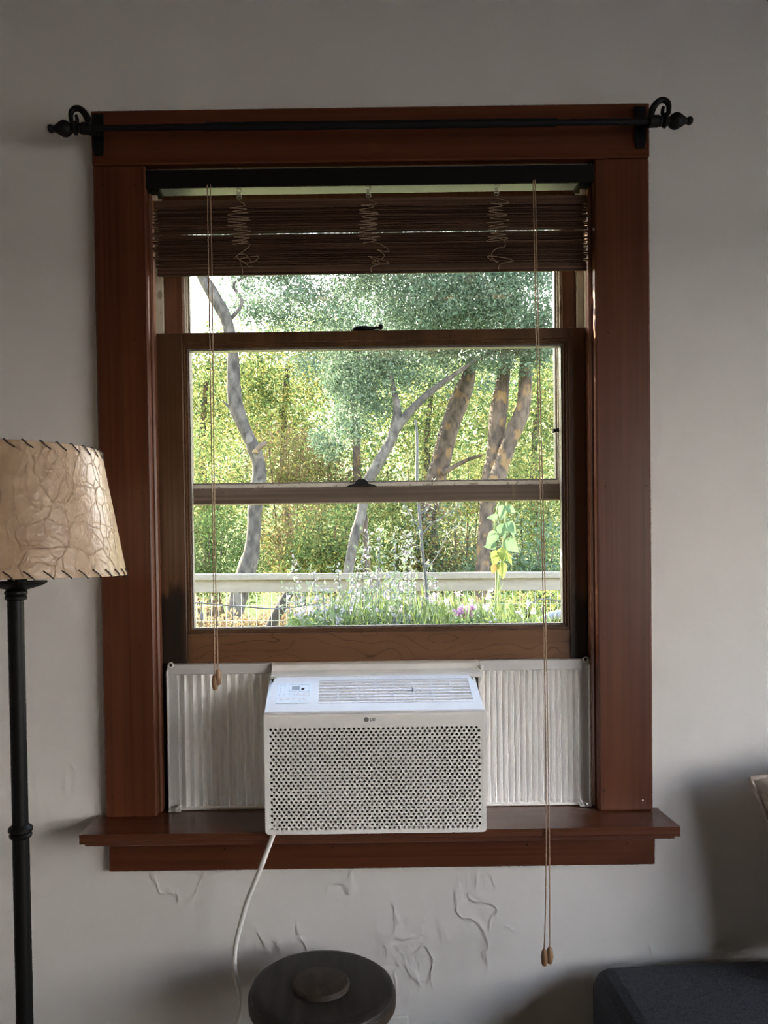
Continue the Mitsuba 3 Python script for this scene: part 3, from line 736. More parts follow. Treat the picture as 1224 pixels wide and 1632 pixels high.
add('arm', padded((.498, -.330, .08), (1.42, -.035, .459), .045), 'sofa_tweed', sf, smooth=40)
add('arm', padded((.498, -1.30, .08), (1.42, -1.00, .452), .045), 'sofa_tweed', sf, smooth=40)
add('seat_base', rbox((.53, -1.00, .08), (1.40, -.330, .22), .03), 'sofa_tweed', sf, smooth=40)
add('seat_cushion', rbox((.51, -.995, .222), (1.18, -.335, .36), .05), 'sofa_tweed', sf, smooth=40)
add('backrest', rbox((1.18, -.995, .222), (1.44, -.335, .60), .07), 'sofa_tweed', sf, smooth=40)
for x in (.58, 1.34):
    for y in (-.14, -1.20):
        add('foot', lathe([(.018, 0), (.026, .08), (.001, .082)], (x, y, 0), 'z', 16), 'stool_dark', sf, smooth=40)
pk = thing('pillow', 'beige linen throw pillow at the right edge of the photo', 'pillow')
n = 28
u = np.linspace(-1, 1, n); U, Vv = np.meshgrid(u, u, indexing='ij')
prof_ = np.maximum(0, (1 - U ** 4) * (1 - Vv ** 4)) ** .45
pinch = 1 - .07 * (U ** 2) * (1 - Vv ** 2) - .07 * (Vv ** 2) * (1 - U ** 2)
vs = []
for s in (-1, 1):
    wr = 1 + .10 * (meshkit.fbm(np.stack([U * 2.4, Vv * 2.4, U * 0 + s], -1), 3, 4) - .5)
    vs.append(np.stack([U * .185 * (1 - .07 * (1 - Vv ** 2)), s * .062 * prof_ * wr, Vv * .185 * (1 - .07 * (1 - U ** 2))], -1).reshape(-1, 3))
i, j = np.meshgrid(np.arange(n - 1), np.arange(n - 1), indexing='ij')
q = np.stack([i * n + j, (i + 1) * n + j, (i + 1) * n + j + 1, i * n + j + 1], -1).reshape(-1, 4)
f1 = np.vstack([q[:, [0, 1, 2]], q[:, [0, 2, 3]]])
pm = trimesh.Trimesh(np.vstack(vs), np.vstack([f1, f1[:, ::-1] + n * n]), process=False)
edge = [(-.185, 0, t) for t in np.linspace(-.185, .185, 12)] + [(t, 0, .185) for t in np.linspace(-.185, .185, 12)] + [(.185, 0, t) for t in np.linspace(.185, -.185, 12)] + [(t, 0, -.185) for t in np.linspace(.185, -.185, 12)]
edge = np.array(edge); edge[:, 0] *= 1 - .07 * (1 - (edge[:, 2] / .185) ** 2); edge[:, 2] *= 1 - .07 * (1 - (edge[:, 0] / .185) ** 2)
em = tube(edge, .0042, 8)
M = trimesh.transformations.rotation_matrix(math.radians(-14), [0, 1, 0]) @ trimesh.transformations.rotation_matrix(math.radians(-10), [1, 0, 0])
for mm in (pm, em):
    mm.apply_transform(M); mm.apply_scale(1.10); mm.apply_translation((1.045, -.165, .728))
add('cover', pm, 'pillow_linen', pk, smooth=True)
add('piping', em, 'pillow_linen', pk, smooth=True)


# ================================================================== the garden
def leaves(points, size, colors, seed, up=0.3, narrow=.45, spread=.25):
    """one folded rhombus per point, with a colour per leaf"""
    r = np.random.default_rng(seed); p = np.asarray(points, float); n = len(p)
    d = r.normal(size=(n, 3)); d /= np.linalg.norm(d, axis=1, keepdims=True)
    nn = r.normal(size=(n, 3)); nn[:, 2] += up; nn -= d * (nn * d).sum(1, keepdims=True); nn /= np.linalg.norm(nn, axis=1, keepdims=True) + 1e-9
    s = np.cross(d, nn); L = size * r.uniform(.65, 1.3, (n, 1)); w = L * narrow
    mid = p + d * L * .45
    v = np.stack([p, mid + s * w * .5 + nn * w * .18, p + d * L, mid - s * w * .5 + nn * w * .18], 1).reshape(-1, 3)
    k = np.arange(n)[:, None] * 4
    f = np.vstack([k + [0, 2, 1], k + [0, 3, 2]])
    c = np.asarray(colors, float)
    c = c[r.integers(0, len(c), n)] if c.ndim == 2 and len(c) != n else c
    c = np.clip(c * r.uniform(1 - spread, 1 + spread, (n, 1)), 0, 1)
    return trimesh.Trimesh(v, f, process=False), np.repeat(c, 4, 0)


def blob(centres, radii, n, seed, clump=.35):
    """points spread through clumps inside ellipsoids"""
    r = np.random.default_rng(seed); centres, radii = np.atleast_2d(centres).astype(float), np.atleast_2d(radii).astype(float)
    w = radii.prod(1) ** (2 / 3); w /= w.sum()
    which = r.choice(len(centres), n, p=w)
    nc = max(6, n // 70)
    cw_ = r.choice(len(centres), nc, p=w)
    q = r.normal(size=(nc, 3)); q /= np.linalg.norm(q, axis=1, keepdims=True); q *= r.uniform(.35, 1, (nc, 1)) ** .5
    cl = centres[cw_] + q * radii[cw_]
    k = r.integers(0, nc, n)
    return cl[k] + r.normal(size=(n, 3)) * clump * radii[cw_[k]] * .5


def foliage(parent, pts, size, colors, seed, **k):
    m, c = leaves(pts, size, colors, seed, **k)
    key = add('foliage', m, 'leaf', parent, color=c)
    labels[key] = {'kind': 'stuff'}
    return key


BLUEGREEN = [(.085, .135, .095), (.11, .165, .12), (.145, .19, .15), (.07, .115, .075)]
GREEN = [(.085, .135, .05), (.115, .17, .065), (.07, .11, .045)]
YELLOW = [(.25, .25, .08), (.20, .225, .075), (.29, .27, .11), (.155, .20, .07)]
RUSTY = [(.22, .145, .09), (.18, .13, .08), (.23, .18, .11), (.15, .14, .07)]


def trunk(parent, name, pix, Y, mat, seed=0, bumpy=.16, sides=14, n=60):
    """pix: (x, y, half width) as surveyed at distance Y"""
    p = np.array([[*at(x, y, Y), h * (Y - EYE[1]) / F] for x, y, h in pix])
    P = spline(p, n)
    P[:, 1] += .12 * (meshkit.fbm(np.stack([P[:, 2] * .6, P[:, 0] * .6, P[:, 2] * 0 + seed], -1), 2, seed) - .5)
    return add(name, tube(P[:, :3], P[:, 3], sides, bumpy=bumpy, seed=seed), mat, parent, smooth=50)


GZ = -.25                                                   # the garden ground near the fence


def gy(Y): return GZ + .0 * Y


yard = [(-40, .15), (40, .15), (40, 60), (-40, 60)]
gx, gyv = np.meshgrid(np.linspace(-45, 45, 91), np.r_[np.linspace(.16, 14, 30), np.linspace(15, 60, 46)], indexing='ij')
gz = GZ - .02 + np.clip((gyv - 13) / 47, 0, 1) ** 1.0 * 17 + .25 * (meshkit.fbm(np.stack([gx * .3, gyv * .3, gx * 0], -1), 3, 2) - .5) * np.clip((gyv - 3) / 3, 0, 1)
nxg, nyg = gx.shape
i, j = np.meshgrid(np.arange(nxg - 1), np.arange(nyg - 1), indexing='ij')
q = np.stack([i * nyg + j, (i + 1) * nyg + j, (i + 1) * nyg + j + 1, i * nyg + j + 1], -1).reshape(-1, 4)
struct('ground', trimesh.Trimesh(np.stack([gx, gyv, gz], -1).reshape(-1, 3), np.vstack([q[:, [0, 1, 2]], q[:, [0, 2, 3]]]), process=False), 'hill_brush', 'brushy slope behind the garden', smooth=True)
struct('added_eave', cbox((LX - .3, WT, 2.46), (RX + .3, .56, 2.52), .004), 'rail_paint')  # added overhang, unseen, cuts sky light reaching the air conditioner top
struct('side_yard', cbox((RX + .13, -30, GZ - .3), (40, .16, GZ), 0), 'deck_board')
struct('back_yard', cbox((-20, -30, GZ - .3), (RX + .13, BY - .13, GZ), 0), 'deck_board')

# --- deck rail with welded wire below it
RLY = 3.55
rk = thing('deck_railing', 'cream painted wooden railing with welded wire below beyond the window', 'railing')
zl, zr, xl_, xr_ = 1.2275, 1.1990, -2.6, 2.8


def tilt(m):
    m.vertices[:, 2] += (m.vertices[:, 0] + 1.0) / 2.4 * -.018
    return m


RT_ = 1.2215
add('cap_rail', tilt(cbox((xl_, RLY - .07, RT_ - .042), (xr_, RLY + .07, RT_), .004)), 'rail_paint', rk)
add('lower_rail', tilt(cbox((xl_, RLY - .045, RT_ - .125), (xr_, RLY - .005, RT_ - .042), .003)), 'rail_paint', rk)
for px in (673, 190, 1180):
    x = at(px, 940, RLY)[0]
    add('post', cbox((x - .045, RLY - .005, GZ), (x + .045, RLY + .085, RT_ - .044), .004), 'rail_paint', rk)
wires = [tube([(x, RLY - .03, GZ + .02), (x, RLY - .03, RT_ - .11)], .0016, 4) for x in np.arange(xl_, xr_, .0508)]
wires += [tube([(xl_, RLY - .033, z), (xr_, RLY - .033, z - .018 * 2)], .0018, 4) for z in np.arange(RT_ - .205, GZ + .03, -.1016)]
add('wire_mesh', cat(wires), 'wire_steel', rk); labels[rk + '__wire_mesh'] = {'kind': 'stuff', 'label': 'welded wire mesh'}

# drip line and its stakes
dl = [at(x, y, 3.2) for x, y in ((240, 962), (315, 961), (360, 965), (400, 968), (440, 970), (480, 966), (520, 962))]
tag(add('irrigation_tube', tube(spline(dl, 50), .004, 8), 'black_rubber', smooth=True), 'thin black irrigation tube strung along the wire left of the flowers', 'hose')
dr_ = [at(x, y, 3.2) for x, y in ((825, 980), (838, 972), (850, 959), (862, 955), (880, 956), (905, 962), (940, 968))]
tag(add('irrigation_tube', tube(spline(dr_, 50), .004, 8), 'black_rubber', smooth=True), 'thin black irrigation tube looping near the ribbed hose at the right', 'hose')
for (x, y0, y1), lb in (((321, 961, 988), 'small black sprinkler stake behind the left pull cord'), ((865, 955, 978), 'small black sprinkler stake above the grey ribbed hose')):
    k = thing('sprinkler_stake', lb, 'sprinkler')
    a, b = at(x, y0, 3.15), at(x, y1, 3.15)
    add('cap', lathe([(.001, 0), (.014, .002), (.014, .006), (.005, .010), (.001, .011)], (a[0], a[1], a[2] - .004), 'z', 16), 'black_rubber', k, smooth=30)
    add('body', lathe([(.006, 0), (.012, .004), (.011, .035), (.005, .05), (.001, .052)], (a[0], a[1], b[2]), 'z', 16), 'black_rubber', k, smooth=30)
    add('stake', tube([(a[0], a[1], a[2]), (a[0], a[1], GZ - .02)], .0035, 8), 'black_rubber', k)
hp = spline([at(858, 994, 2.9), at(872, 984, 2.9), at(890, 979, 2.9), at(925, 978, 2.9), at(970, 990, 2.9), at(1000, 1060, 2.9)], 120)
hr_ = .026 + .003 * np.sin(np.arange(120) * 1.6)
tag(add('ribbed_hose', tube(hp, hr_, 14), 'hose_grey', smooth=True), 'thick grey ribbed hose seen at the lower right of the window', 'hose')

# --- trees
t1 = thing('oak_tree', 'pale grey crooked oak trunk at the left of the window view', 'tree')
trunk(t1, 'trunk', [(362, 1085, 15), (372, 1000, 14), (381, 945, 15), (392, 912, 16), (400, 880, 13), (404, 850, 11.5), (406, 812, 11.5), (411, 775, 13), (413, 745, 11), (404, 715, 11), (393, 690, 10), (378, 655, 12), (372, 620, 11.5), (371, 580, 10), (366, 530, 9), (346, 480, 10), (325, 445, 9), (312, 410, 8), (290, 350, 7)], 8.0, 'bark_ash', 1)
trunk(t1, 'branch', [(378, 662, 5), (370, 652, 3.5), (361, 645, 2), (355, 638, 1)], 7.95, 'bark_ash', 2, n=20, sides=8)
trunk(t1, 'branch', [(408, 722, 6), (414, 712, 4.5), (422, 707, 3.5), (425, 704, 1.5)], 7.9, 'bark_brown', 3, n=20, sides=8)
trunk(t1, 'branch', [(362, 520, 4), (375, 500, 3), (385, 478, 2.6), (372, 455, 2.2), (390, 440, 2), (420, 410, 1.5)], 8.1, 'bark_ash', 4, n=40, sides=8)
foliage(t1, blob([at(440, 470, 8.5), at(500, 440, 9), at(400, 420, 8.6), at(470, 500, 8.6), at(320, 330, 8.5), at(450, 330, 8.5)], [(.75, .8, .35), (.8, .9, .45), (.6, .6, .3), (.75, .7, .25), (1.4, 1.2, .6), (1.5, 1.2, .6)], 24000, 5), .055, BLUEGREEN, 6)

t2 = thing('oak_tree', 'leaning grey forked oak in the middle of the window view', 'tree')
trunk(t2, 'trunk', [(540, 1080, 10), (548, 980, 9), (553, 925, 8), (558, 893, 8), (564, 862, 8.5), (573, 830, 8.5), (579, 800, 8.5), (586, 770, 9), (596, 750, 8.5), (607, 730, 8.5), (620, 708, 8.5), (629, 685, 8), (633, 662, 7), (630, 630, 5), (622, 590, 4)], 9.0, 'bark_grey', 7)
trunk(t2, 'limb', [(627, 690, 7), (641, 671, 7), (661, 648, 6.5), (688, 623, 5), (717, 602, 4), (750, 580, 3), (790, 560, 2)], 9.0, 'bark_grey', 8, n=50)
trunk(t2, 'limb', [(590, 1000, 6), (588, 940, 5.5), (585, 900, 5.5), (583, 860, 5), (580, 810, 4)], 9.2, 'bark_brown', 9, n=40)
foliage(t2, blob([at(600, 600, 9.5), at(560, 650, 9.4), at(660, 580, 9.5), at(560, 580, 9.6), at(620, 480, 9.3), at(540, 700, 9.7)], [(.75, .8, .55), (.5, .6, .5), (.6, .7, .35), (.5, .6, .4), (1.1, .9, .6), (.4, .4, .35)], 17000, 10), .060, BLUEGREEN, 11)

t3 = thing('oak_tree', 'short leaning brown oak trunk between the forked oaks', 'tree')
trunk(t3, 'trunk', [(668, 1000, 19), (678, 880, 17), (690, 780, 15.5), (701, 742, 15), (712, 700, 15), (722, 665, 15), (733, 638, 15), (745, 605, 12), (752, 570, 9)], 11.0, 'bark_brown', 12)
trunk(t3, 'branch', [(704, 755, 5), (725, 743, 3.5), (745, 733, 3), (770, 726, 2)], 10.8, 'bark_brown', 13, n=30)
foliage(t3, blob([at(735, 560, 10.6), at(690, 520, 10.5), at(760, 500, 10.5), at(745, 610, 11.4)], [(.8, .8, .35), (1.0, .8, .6), (1.0, .8, .6), (.6, .4, .3)], 12000, 14), .062, BLUEGREEN, 15)

t4 = thing('oak_tree', 'dark brown oak forking into two stems at the right of the window view', 'tree')
trunk(t4, 'trunk', [(762, 1090, 13), (766, 960, 11.5), (769, 898, 11), (773, 840, 11), (777, 800, 13), (784, 765, 17), (787, 735, 14), (790, 700, 13.5), (794, 661, 14.5), (801, 612, 11), (806, 570, 9), (815, 500, 7)], 9.5, 'bark_brown', 16)
trunk(t4, 'stem', [(780, 790, 12), (794, 760, 14), (803, 730, 13), (813, 702, 13), (823, 678, 13), (833, 650, 11.5), (837, 607, 10.5), (838, 570, 9), (842, 500, 7)], 9.3, 'bark_brown', 17)
foliage(t4, blob([at(830, 480, 8.6), at(760, 470, 8.6), at(690, 480, 8.6), at(860, 540, 8.8), at(820, 575, 9.0), at(700, 400, 8.6)], [(.7, .7, .5), (.7, .7, .45), (.7, .7, .4), (.45, .5, .3), (.5, .4, .22), (1.6, 1.0, .6)], 32000, 18), .055, BLUEGREEN, 19)

foliage(t1, blob([(-5.5, 8.6, 8.2), (-3.2, 8.2, 7.4), (-1.2, 8.6, 8.0)], [(1.9, 1.5, 1.3), (1.6, 1.4, 1.2), (1.9, 1.5, 1.6)], 9000, 121), .11, BLUEGREEN, 122)  # unseen high crowns, added here and just below to block sky light
foliage(t2, blob([(.8, 9.2, 7.8), (1.8, 9.0, 8.6), (0.2, 9.4, 6.6)], [(1.8, 1.5, 1.5), (1.8, 1.5, 1.2), (1.4, 1.2, .8)], 9000, 123), .11, BLUEGREEN, 124)
foliage(t4, blob([(3.6, 8.9, 7.8), (5.4, 9.2, 7.2), (4.2, 9.0, 9.0)], [(1.9, 1.5, 1.5), (1.9, 1.5, 1.4), (1.8, 1.5, 1.2)], 9000, 125), .11, BLUEGREEN, 126)
t5 = thing('oak_tree', 'slim dark trunk half hidden by leaves left of the forked oak', 'tree')
trunk(t5, 'trunk', [(572, 900, 6), (570, 800, 6.5), (569, 750, 6.5), (568, 710, 6), (566, 680, 5), (560, 620, 4)], 12.0, 'bark_brown', 20)
foliage(t5, blob([at(530, 560, 12.5), at(600, 520, 12.5)], [(1.0, .9, .7), (1.0, .9, .8)], 7000, 21), .07, BLUEGREEN, 22)
t7 = thing('oak_tree', 'broad oak added out of view to the left, its crown blocking the sun', 'tree')  # unseen tree, added to keep direct sun off the air conditioner
add('trunk', tube(spline([(-8.6, 8.6, GZ - .05), (-8.4, 8.6, 2.0), (-8.7, 8.6, 4.2), (-8.3, 8.6, 6.4)], 30), np.linspace(.24, .10, 30), 12, bumpy=.16), 'bark_brown', t7, smooth=50)
foliage(t7, blob([(-8.6, 8.6, 7.2), (-7.2, 7.6, 6.4), (-9.8, 9.4, 7.8), (-7.9, 8.4, 8.6), (-9.0, 7.4, 6.2)], [(1.5, 1.5, 1.2)] * 5, 24000, 131), .11, BLUEGREEN, 132)
t6 = thing('fallen_trunk', 'dark leaning log under the railing', 'log')
trunk(t6, 'log', [(420, 1030, 9), (435, 990, 8.5), (449, 965, 8.5), (462, 942, 7), (466, 934, 6)], 5.4, 'bark_dark', 23, n=30)
for k, (px, py, Y, r, cols, nn) in enumerate([
        (330, 640, 13.5, (1.2, 1.0, 1.1), YELLOW + GREEN, 9000), (460, 610, 14.5, (1.3, 1.0, 1.2), YELLOW + YELLOW + GREEN, 10000),
        (690, 640, 15.5, (1.6, 1.0, 1.3), YELLOW + GREEN, 9000), (860, 660, 14.0, (1.2, 1.0, 1.6), GREEN + YELLOW, 9000)]):
    t = thing('background_tree', ['yellow green tree at the far left behind the pale oak', 'golden tree right behind the pale oak trunk', 'yellow green tree behind the leaning brown trunk', 'bright green tree at the far right of the window view'][k], 'tree')
    c = at(px, py, Y)
    add('trunk', tube(spline([(c[0] + .2, Y, -.1 + max(0, (Y - 13) / 47 * 17)), (c[0] - .1, Y, c[2] * .5), (c[0], Y, c[2] + .4)], 20), np.linspace(.11, .05, 20), 10, bumpy=.15), 'bark_brown', t, smooth=50)
    foliage(t, blob([c, c + [.5, .2, .7], c + [-.6, .1, -.5]], [r, np.array(r) * .8, np.array(r) * .8], nn, 30 + k), .085, cols, 40 + k)

# --- shrubs of the understorey
SH = [(325, 760, 10.5, (.8, .6, .8), GREEN + YELLOW, 8000, 'light green shrub at the left end of the view'),
      (330, 870, 9.8, (.7, .5, .6), GREEN, 8000, 'green shrub above the left end of the railing'),
      (455, 730, 12.0, (.8, .6, .6), RUSTY + YELLOW, 7000, 'rusty brown shrub right of the pale oak trunk'),
      (470, 860, 10.8, (.7, .5, .7), YELLOW + RUSTY, 8000, 'yellow and rust shrub beside the pale oak foot'),
      (530, 860, 10.0, (.6, .5, .6), GREEN + GREEN + YELLOW, 8000, 'dense green shrub left of the flowering sage'),
      (530, 760, 12.5, (.9, .6, .7), RUSTY + GREEN + YELLOW, 7000, 'brownish shrub under the lock of the upper sash'),
      (645, 770, 12.0, (.9, .6, .8), YELLOW + GREEN, 7000, 'yellow green shrub behind the thin sapling'),
      (625, 860, 11.0, (.8, .5, .7), YELLOW + GREEN, 8000, 'golden green shrub behind the flower spikes'),
      (720, 860, 10.8, (.8, .5, .7), RUSTY + YELLOW + BLUEGREEN, 7000, 'mixed brown and yellow shrub left of the sunflower'),
      (740, 760, 12.5, (.9, .6, .6), YELLOW, 6000, 'bright yellow shrub between the two brown trunks'),
      (850, 800, 11.5, (.8, .6, .9), GREEN + YELLOW, 8000, 'yellow green shrub at the right end of the view'),
      (850, 890, 9.8, (.8, .5, .6), GREEN + BLUEGREEN, 8000, 'green shrub above the right end of the railing'),
      (390, 990, 6.6, (.9, .4, .22), RUSTY, 6000, 'dry rust coloured brush under the left part of the railing'),
      (700, 990, 6.4, (1.0, .4, .25), GREEN + RUSTY, 6000, 'low greenish brush under the middle of the railing'),
      (860, 975, 6.4, (.6, .4, .25), GREEN + YELLOW, 5000, 'low yellow green brush under the right part of the railing')]
for k, (px, py, Y, r, cols, nn, lb) in enumerate(SH):
    t = thing('shrub', lb, 'shrub')
    c = at(px, py, Y); base = GZ + max(0, (Y - 13) / 47 * 17) - .05
    add('stem', cat([tube(spline([(c[0] + .05 * s, Y + .03 * s, base), (c[0] + .15 * s, Y, (base + c[2]) / 2), (c[0] + .35 * s * r[0], Y - .1, c[2] + .3 * r[2])], 12), np.linspace(.022, .008, 12), 6) for s in (-1, 0.2, 1)]), 'bark_brown', t)
    foliage(t, blob([c, c + [r[0] * .5, 0, -r[2] * .6], c + [-r[0] * .5, 0, -r[2] * .6]], [r, np.array(r) * .8, np.array(r) * .8], nn, 60 + k), .06, cols, 90 + k)
# distant thicket on the slope: far too many plants to count
pts = []
r_ = np.random.default_rng(5)
n = 60000
X = r_.uniform(-16, 16, n); Yv = r_.uniform(15, 26, n)
Zb = GZ + (Yv - 13) / 47 * 17
pts = np.stack([X, Yv, Zb + r_.uniform(0, 1, n) ** .8 * (3.4 + 2.4 * meshkit.fbm(np.stack([X * .5, Yv * .5, X * 0], -1), 3, 9) * np.clip((X + 5.5) / 2.5, .0, 1.2))], -1)
cl = np.array(YELLOW + GREEN + GREEN + BLUEGREEN)[np.clip((meshkit.fbm(pts * .7, 3, 4) * 22 - 5).astype(int), 0, 13) % 14]
m, c = leaves(pts, .15, cl, 8)
k = add('thicket', m, 'leaf', color=c); labels[k] = {'label': 'distant thicket of green and yellow leaves on the slope', 'category': 'thicket', 'kind': 'stuff'}

# --- the sapling before the rail
sp = thing('sapling', 'thin grey leafless sapling standing before the railing', 'sapling')
spine = [(690, 1080, 2.9), (684, 1000, 2.8), (681, 957, 2.7), (680, 935, 2.7), (675, 893, 2.6), (671, 849, 2.5), (667, 800, 2.4), (665, 770, 2.3), (665, 722, 2.2), (662, 669, 2.0)]
k0 = trunk(sp, 'stem', spine, 2.6, 'stem_grey', 3, bumpy=.08, sides=8)
TW = [((670, 845), (648, 810), (636, 790)), ((674, 880), (650, 855), (632, 838)), ((672, 855), (695, 830), (720, 815), (735, 800)), ((669, 820), (690, 800), (705, 775)), ((677, 905), (700, 880), (715, 850), (730, 838)), ((667, 790), (652, 770), (640, 752)),
      ((676, 900), (655, 885), (640, 872)), ((668, 800), (686, 780), (690, 762))]
for tw in TW:
    P = spline([at(x, y, 2.6 + .05 * i_) for i_, (x, y) in enumerate(tw)], 14)
    add('twig', tube(P, np.linspace(.0035, .0012, 14), 6), 'stem_grey', sp, smooth=True)
    b = P[np.random.default_rng(len(tw)).integers(4, 14, 26)] + np.random.default_rng(7).normal(size=(26, 3)) * .018
    foliage(sp, b, .030, [(.13, .15, .12), (.17, .18, .16)], int(tw[0][0] + tw[0][1]), narrow=.3)

# --- sunflower
su = thing('sunflower', 'tall sunflower with broad heart shaped leaves before the railing', 'sunflower')
SYY = 2.55
A = spline([at(x, y, SYY) for x, y in ((786, 1080), (788, 1010), (790, 959), (791, 918), (789, 873), (790, 825), (797, 795), (804, 776))], 60)
B = spline([at(x, y, SYY + .06) for x, y in ((797, 1080), (795, 1010), (794, 960), (796, 918), (801, 873), (804, 840), (806, 812), (811, 785))], 60)
add('stem', tube(A, np.linspace(.0075, .005, 60), 8), 'stem_green', su, smooth=True)
add('stem', tube(B, np.linspace(.0070, .005, 60), 8), 'stem_green', su, smooth=True)


def heart(L, w):
    """a heart-shaped leaf blade along +x with a folded midrib"""
    t = np.linspace(0, 1, 12); hw = w * np.sin(np.pi * t ** .62) ** .9 * (1 - .25 * t)
    x = L * t; z = -.18 * L * t ** 2
    c = np.stack([x, 0 * x, z], 1); l = np.stack([x - .06 * L * (1 - t), hw, z + .22 * hw], 1); r = np.stack([x - .06 * L * (1 - t), -hw, z + .22 * hw], 1)
    v = np.vstack([l, c, r]); n = 12; i = np.arange(n - 1); f = []
    for a in (0, n):
        f += [np.stack([a + i, a + i + n, a + i + 1], 1), np.stack([a + i + 1, a + i + n, a + i + n + 1], 1)]
    return trimesh.Trimesh(v, np.vstack(f), process=False)


LV = [(800, 806, -95, 24, 'g'), (806, 808, -35, 17, 'g'), (790, 822, 200, 17, 'g'), (788, 848, -120, 26, 'g'), (796, 836, -70, 24, 'g'), (805, 834, -55, 26, 'g'), (808, 834, -48, 22, 'g'), (805, 862, -42, 28, 'g'), (788, 868, 195, 20, 'g'), (789, 878, -92, 26, 'y'), (797, 874, -80, 22, 'y'), (803, 884, -50, 20, 'y'), (796, 898, -75, 26, 'y'), (788, 900, -110, 16, 'b')]
cols = {'g': (.095, .155, .085), 'y': (.16, .20, .055), 'b': (.22, .12, .05)}
for k, (x, y, ang, ln, c) in enumerate(LV):
    b = at(x, y, SYY - .01); L = ln * (SYY + 1.66) / F
    hm = heart(L, L * .42)
    tw = trimesh.transformations.rotation_matrix(math.radians(70 + 25 * math.sin(k * 2.1)), [1, 0, 0])
    hm.apply_transform(tw); hm.apply_transform(trimesh.transformations.rotation_matrix(math.radians(-ang), [0, 1, 0])); hm.apply_translation(b + [0, -.02 - .01 * (k % 3), 0])
    add('leaf', hm, 'leaf', su, smooth=True, color=np.tile(cols[c], (len(hm.vertices), 1)))
fc = at(809, 770, SYY)
pet = []
for k in range(18):
    a = k * 2 * np.pi / 18
    h = heart(.030, .007); h.apply_transform(trimesh.transformations.rotation_matrix(a, [0, 0, 1])); pet.append(h)
pm_ = cat(pet); pm_.apply_transform(trimesh.transformations.rotation_matrix(math.radians(60), [1, .3, 0])); pm_.apply_translation(fc)
add('petals', pm_, 'leaf', su, smooth=True, color=np.tile((.85, .60, .05), (len(pm_.vertices), 1)))
hd = trimesh.creation.icosphere(subdivisions=2, radius=.014); hd.apply_scale([1, .6, 1]); hd.apply_translation(fc)
add('flower_head', hd, 'earth', su, smooth=True)

# --- flowering sage and other stems in front of the railing
SG = [(470, 886, 2.5), (500, 915, 2.4), (538, 900, 2.3), (560, 930, 2.2), (586, 848, 2.5), (607, 845, 2.4), (632, 862, 2.3), (648, 868, 2.5), (620, 915, 2.1), (572, 905, 2.4), (655, 850, 2.6), (515, 940, 2.1), (695, 925, 2.4), (642, 930, 2.1)]
where_ = ['with a pale spike leaning far left', 'with drooping pale buds before the left rail', 'with an upright spike left of the leaning oak', 'low and silvery before the rail', 'with the tall spike before the oak foot', 'with the tallest pale spike in the middle', 'with nodding buds left of the sapling', 'whose spike touches the sapling', 'bushy and silvery left of the post', 'slender, between two taller spikes', 'with a pale spike right against the sapling stem', 'low, with lavender heads at the far left', 'with small pale blooms right of the sapling', 'low and full before the post']
for k, (px, py, Y) in enumerate(SG):
    t = thing('flowering_sage', 'grey green flowering sage ' + where_[k], 'flower', 'flowering sage before the railing')
    r = np.random.default_rng(200 + k); top = at(px, py, Y); bx = at(590 + (px - 590) * .75, 1010, Y)[0]
    pl, pf = [], []
    for s in range(5):
        hgt = 1 if s == 0 else r.uniform(.72, .95)
        dx = 0 if s == 0 else r.uniform(-.10, .10)
        base = np.array([bx + r.uniform(-.03, .03), Y + r.uniform(-.05, .05), GZ - .02])
        tp = np.array([top[0] + dx, Y + r.uniform(-.08, .08), GZ + (top[2] - GZ) * hgt])
        P = spline([base, base * .5 + tp * .5 + [r.uniform(-.04, .04), 0, 0], tp], 40)
        add('stem', tube(P, np.linspace(.0045, .0016, 40), 5), 'stem_grey', t)
        kk = r.integers(18, 40, 120); pl.append(P[kk] + r.normal(size=(120, 3)) * .026)
        kk = np.concatenate([39 - r.integers(0, 4, 26), 39 - 5 - r.integers(0, 2, 10), 39 - 9 - r.integers(0, 2, 8)])
        pf.append(P[kk] + r.normal(size=(44, 3)) * [.009, .009, .007])
    foliage(t, np.vstack(pl), .034, [(.15, .19, .14), (.20, .235, .19), (.14, .20, .10)], 300 + k, narrow=.32)
    fm, fcx = leaves(np.vstack(pf), .013, [(.36, .34, .42), (.30, .28, .38), (.42, .41, .43)], 400 + k, narrow=.8)
    key = add('blossoms', fm, 'leaf', t, color=fcx); labels[key] = {'kind': 'stuff', 'label': 'pale lavender blossoms'}
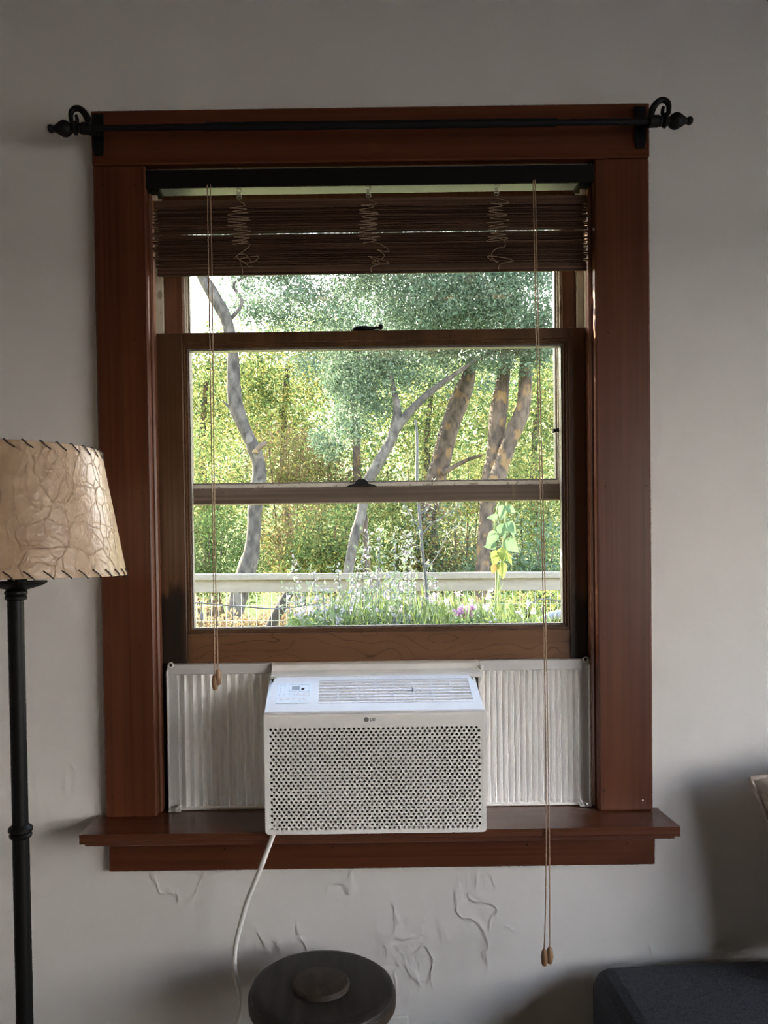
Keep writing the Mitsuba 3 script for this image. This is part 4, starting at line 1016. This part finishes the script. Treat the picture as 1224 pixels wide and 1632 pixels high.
# a dense bed of green blades and small white flowers below them
r = np.random.default_rng(77)
n = 3000
X = r.uniform(-.32, 1.02, n); Yv = 1.95 + r.uniform(0, .9, n)
h = 1.065 - .10 * np.abs(X - .2) + r.normal(size=n) * .055 - .12 * (X < -.1)
d = np.stack([r.normal(size=n) * .25, r.normal(size=n) * .25, np.ones(n)], 1); d /= np.linalg.norm(d, axis=1, keepdims=True)
tip = np.stack([X, Yv, h], 1); L = r.uniform(.10, .22, (n, 1)); base = tip - d * L; side = np.cross(d, r.normal(size=(n, 3))); side /= np.linalg.norm(side, axis=1, keepdims=True)
v = np.stack([base - side * .003, base + side * .003, tip - d * L * .4 + side * .004, tip, tip - d * L * .4 - side * .004], 1).reshape(-1, 3); k5 = np.arange(n)[:, None] * 5
f = np.vstack([k5 + [0, 1, 2], k5 + [0, 2, 4], k5 + [4, 2, 3]])
colv = np.repeat(np.array([(.095, .135, .045), (.13, .165, .06), (.12, .165, .10)])[r.integers(0, 3, n)], 5, 0)
bed = thing('green_bed', 'dense bed of light green blades and small pale flowers below the railing', 'plants')
labels[bed]['kind'] = 'stuff'
kx = add('blades', trimesh.Trimesh(v, f, process=False), 'leaf', bed, color=colv); labels[kx] = {'kind': 'stuff'}
q_ = np.stack([r.uniform(-.30, 1.0, 9000), 1.95 + r.uniform(0, .8, 9000), np.zeros(9000)], 1)
q_[:, 2] = 1.03 - .10 * np.abs(q_[:, 0] - .2) - np.abs(r.normal(size=9000)) * .09 + .10 * (meshkit.noise(q_ * 7.0, 3) - .4)
foliage(bed, q_, .034, [(.10, .15, .05), (.14, .18, .07), (.13, .18, .11)], 78, narrow=.4)
stems_ = [tube([(x, y, GZ - .02), (x + .02, y, .5), (x, y, .98)], .003, 4) for x, y in zip(r.uniform(-.3, 1.0, 120), 2.0 + r.uniform(0, .8, 120))]
kx = add('stems', cat(stems_), 'stem_green', bed); labels[kx] = {'kind': 'stuff'}
cc = np.stack([r.uniform(-.28, .95, 60), 1.95 + r.uniform(0, .5, 60), 1.05 + r.normal(size=60) * .045], 1)
fm, fcx = leaves(np.repeat(cc, 16, 0) + r.normal(size=(960, 3)) * .008, .016, [(.42, .42, .44), (.38, .33, .44)], 12, narrow=.7)
kx = add('small_flowers', fm, 'leaf', bed, color=fcx); labels[kx] = {'kind': 'stuff'}
cc = np.stack([np.array([.565, .60, .585, .545]), np.full(4, 2.1), np.array([1.05, 1.06, 1.045, 1.055])], 1)
pa = thing('pink_aster', 'small pink flowers at the foot of the sunflower', 'flower')
fm, fcx = leaves(np.repeat(cc, 40, 0) + r.normal(size=(160, 3)) * .010, .022, [(.45, .26, .42), (.40, .24, .38)], 13, narrow=.5)
add('petals', fm, 'leaf', pa, color=fcx)
add('stem', cat([tube([(x, y, GZ - .02), (x, y, z)], .002, 5) for x, y, z in cc]), 'stem_green', pa)
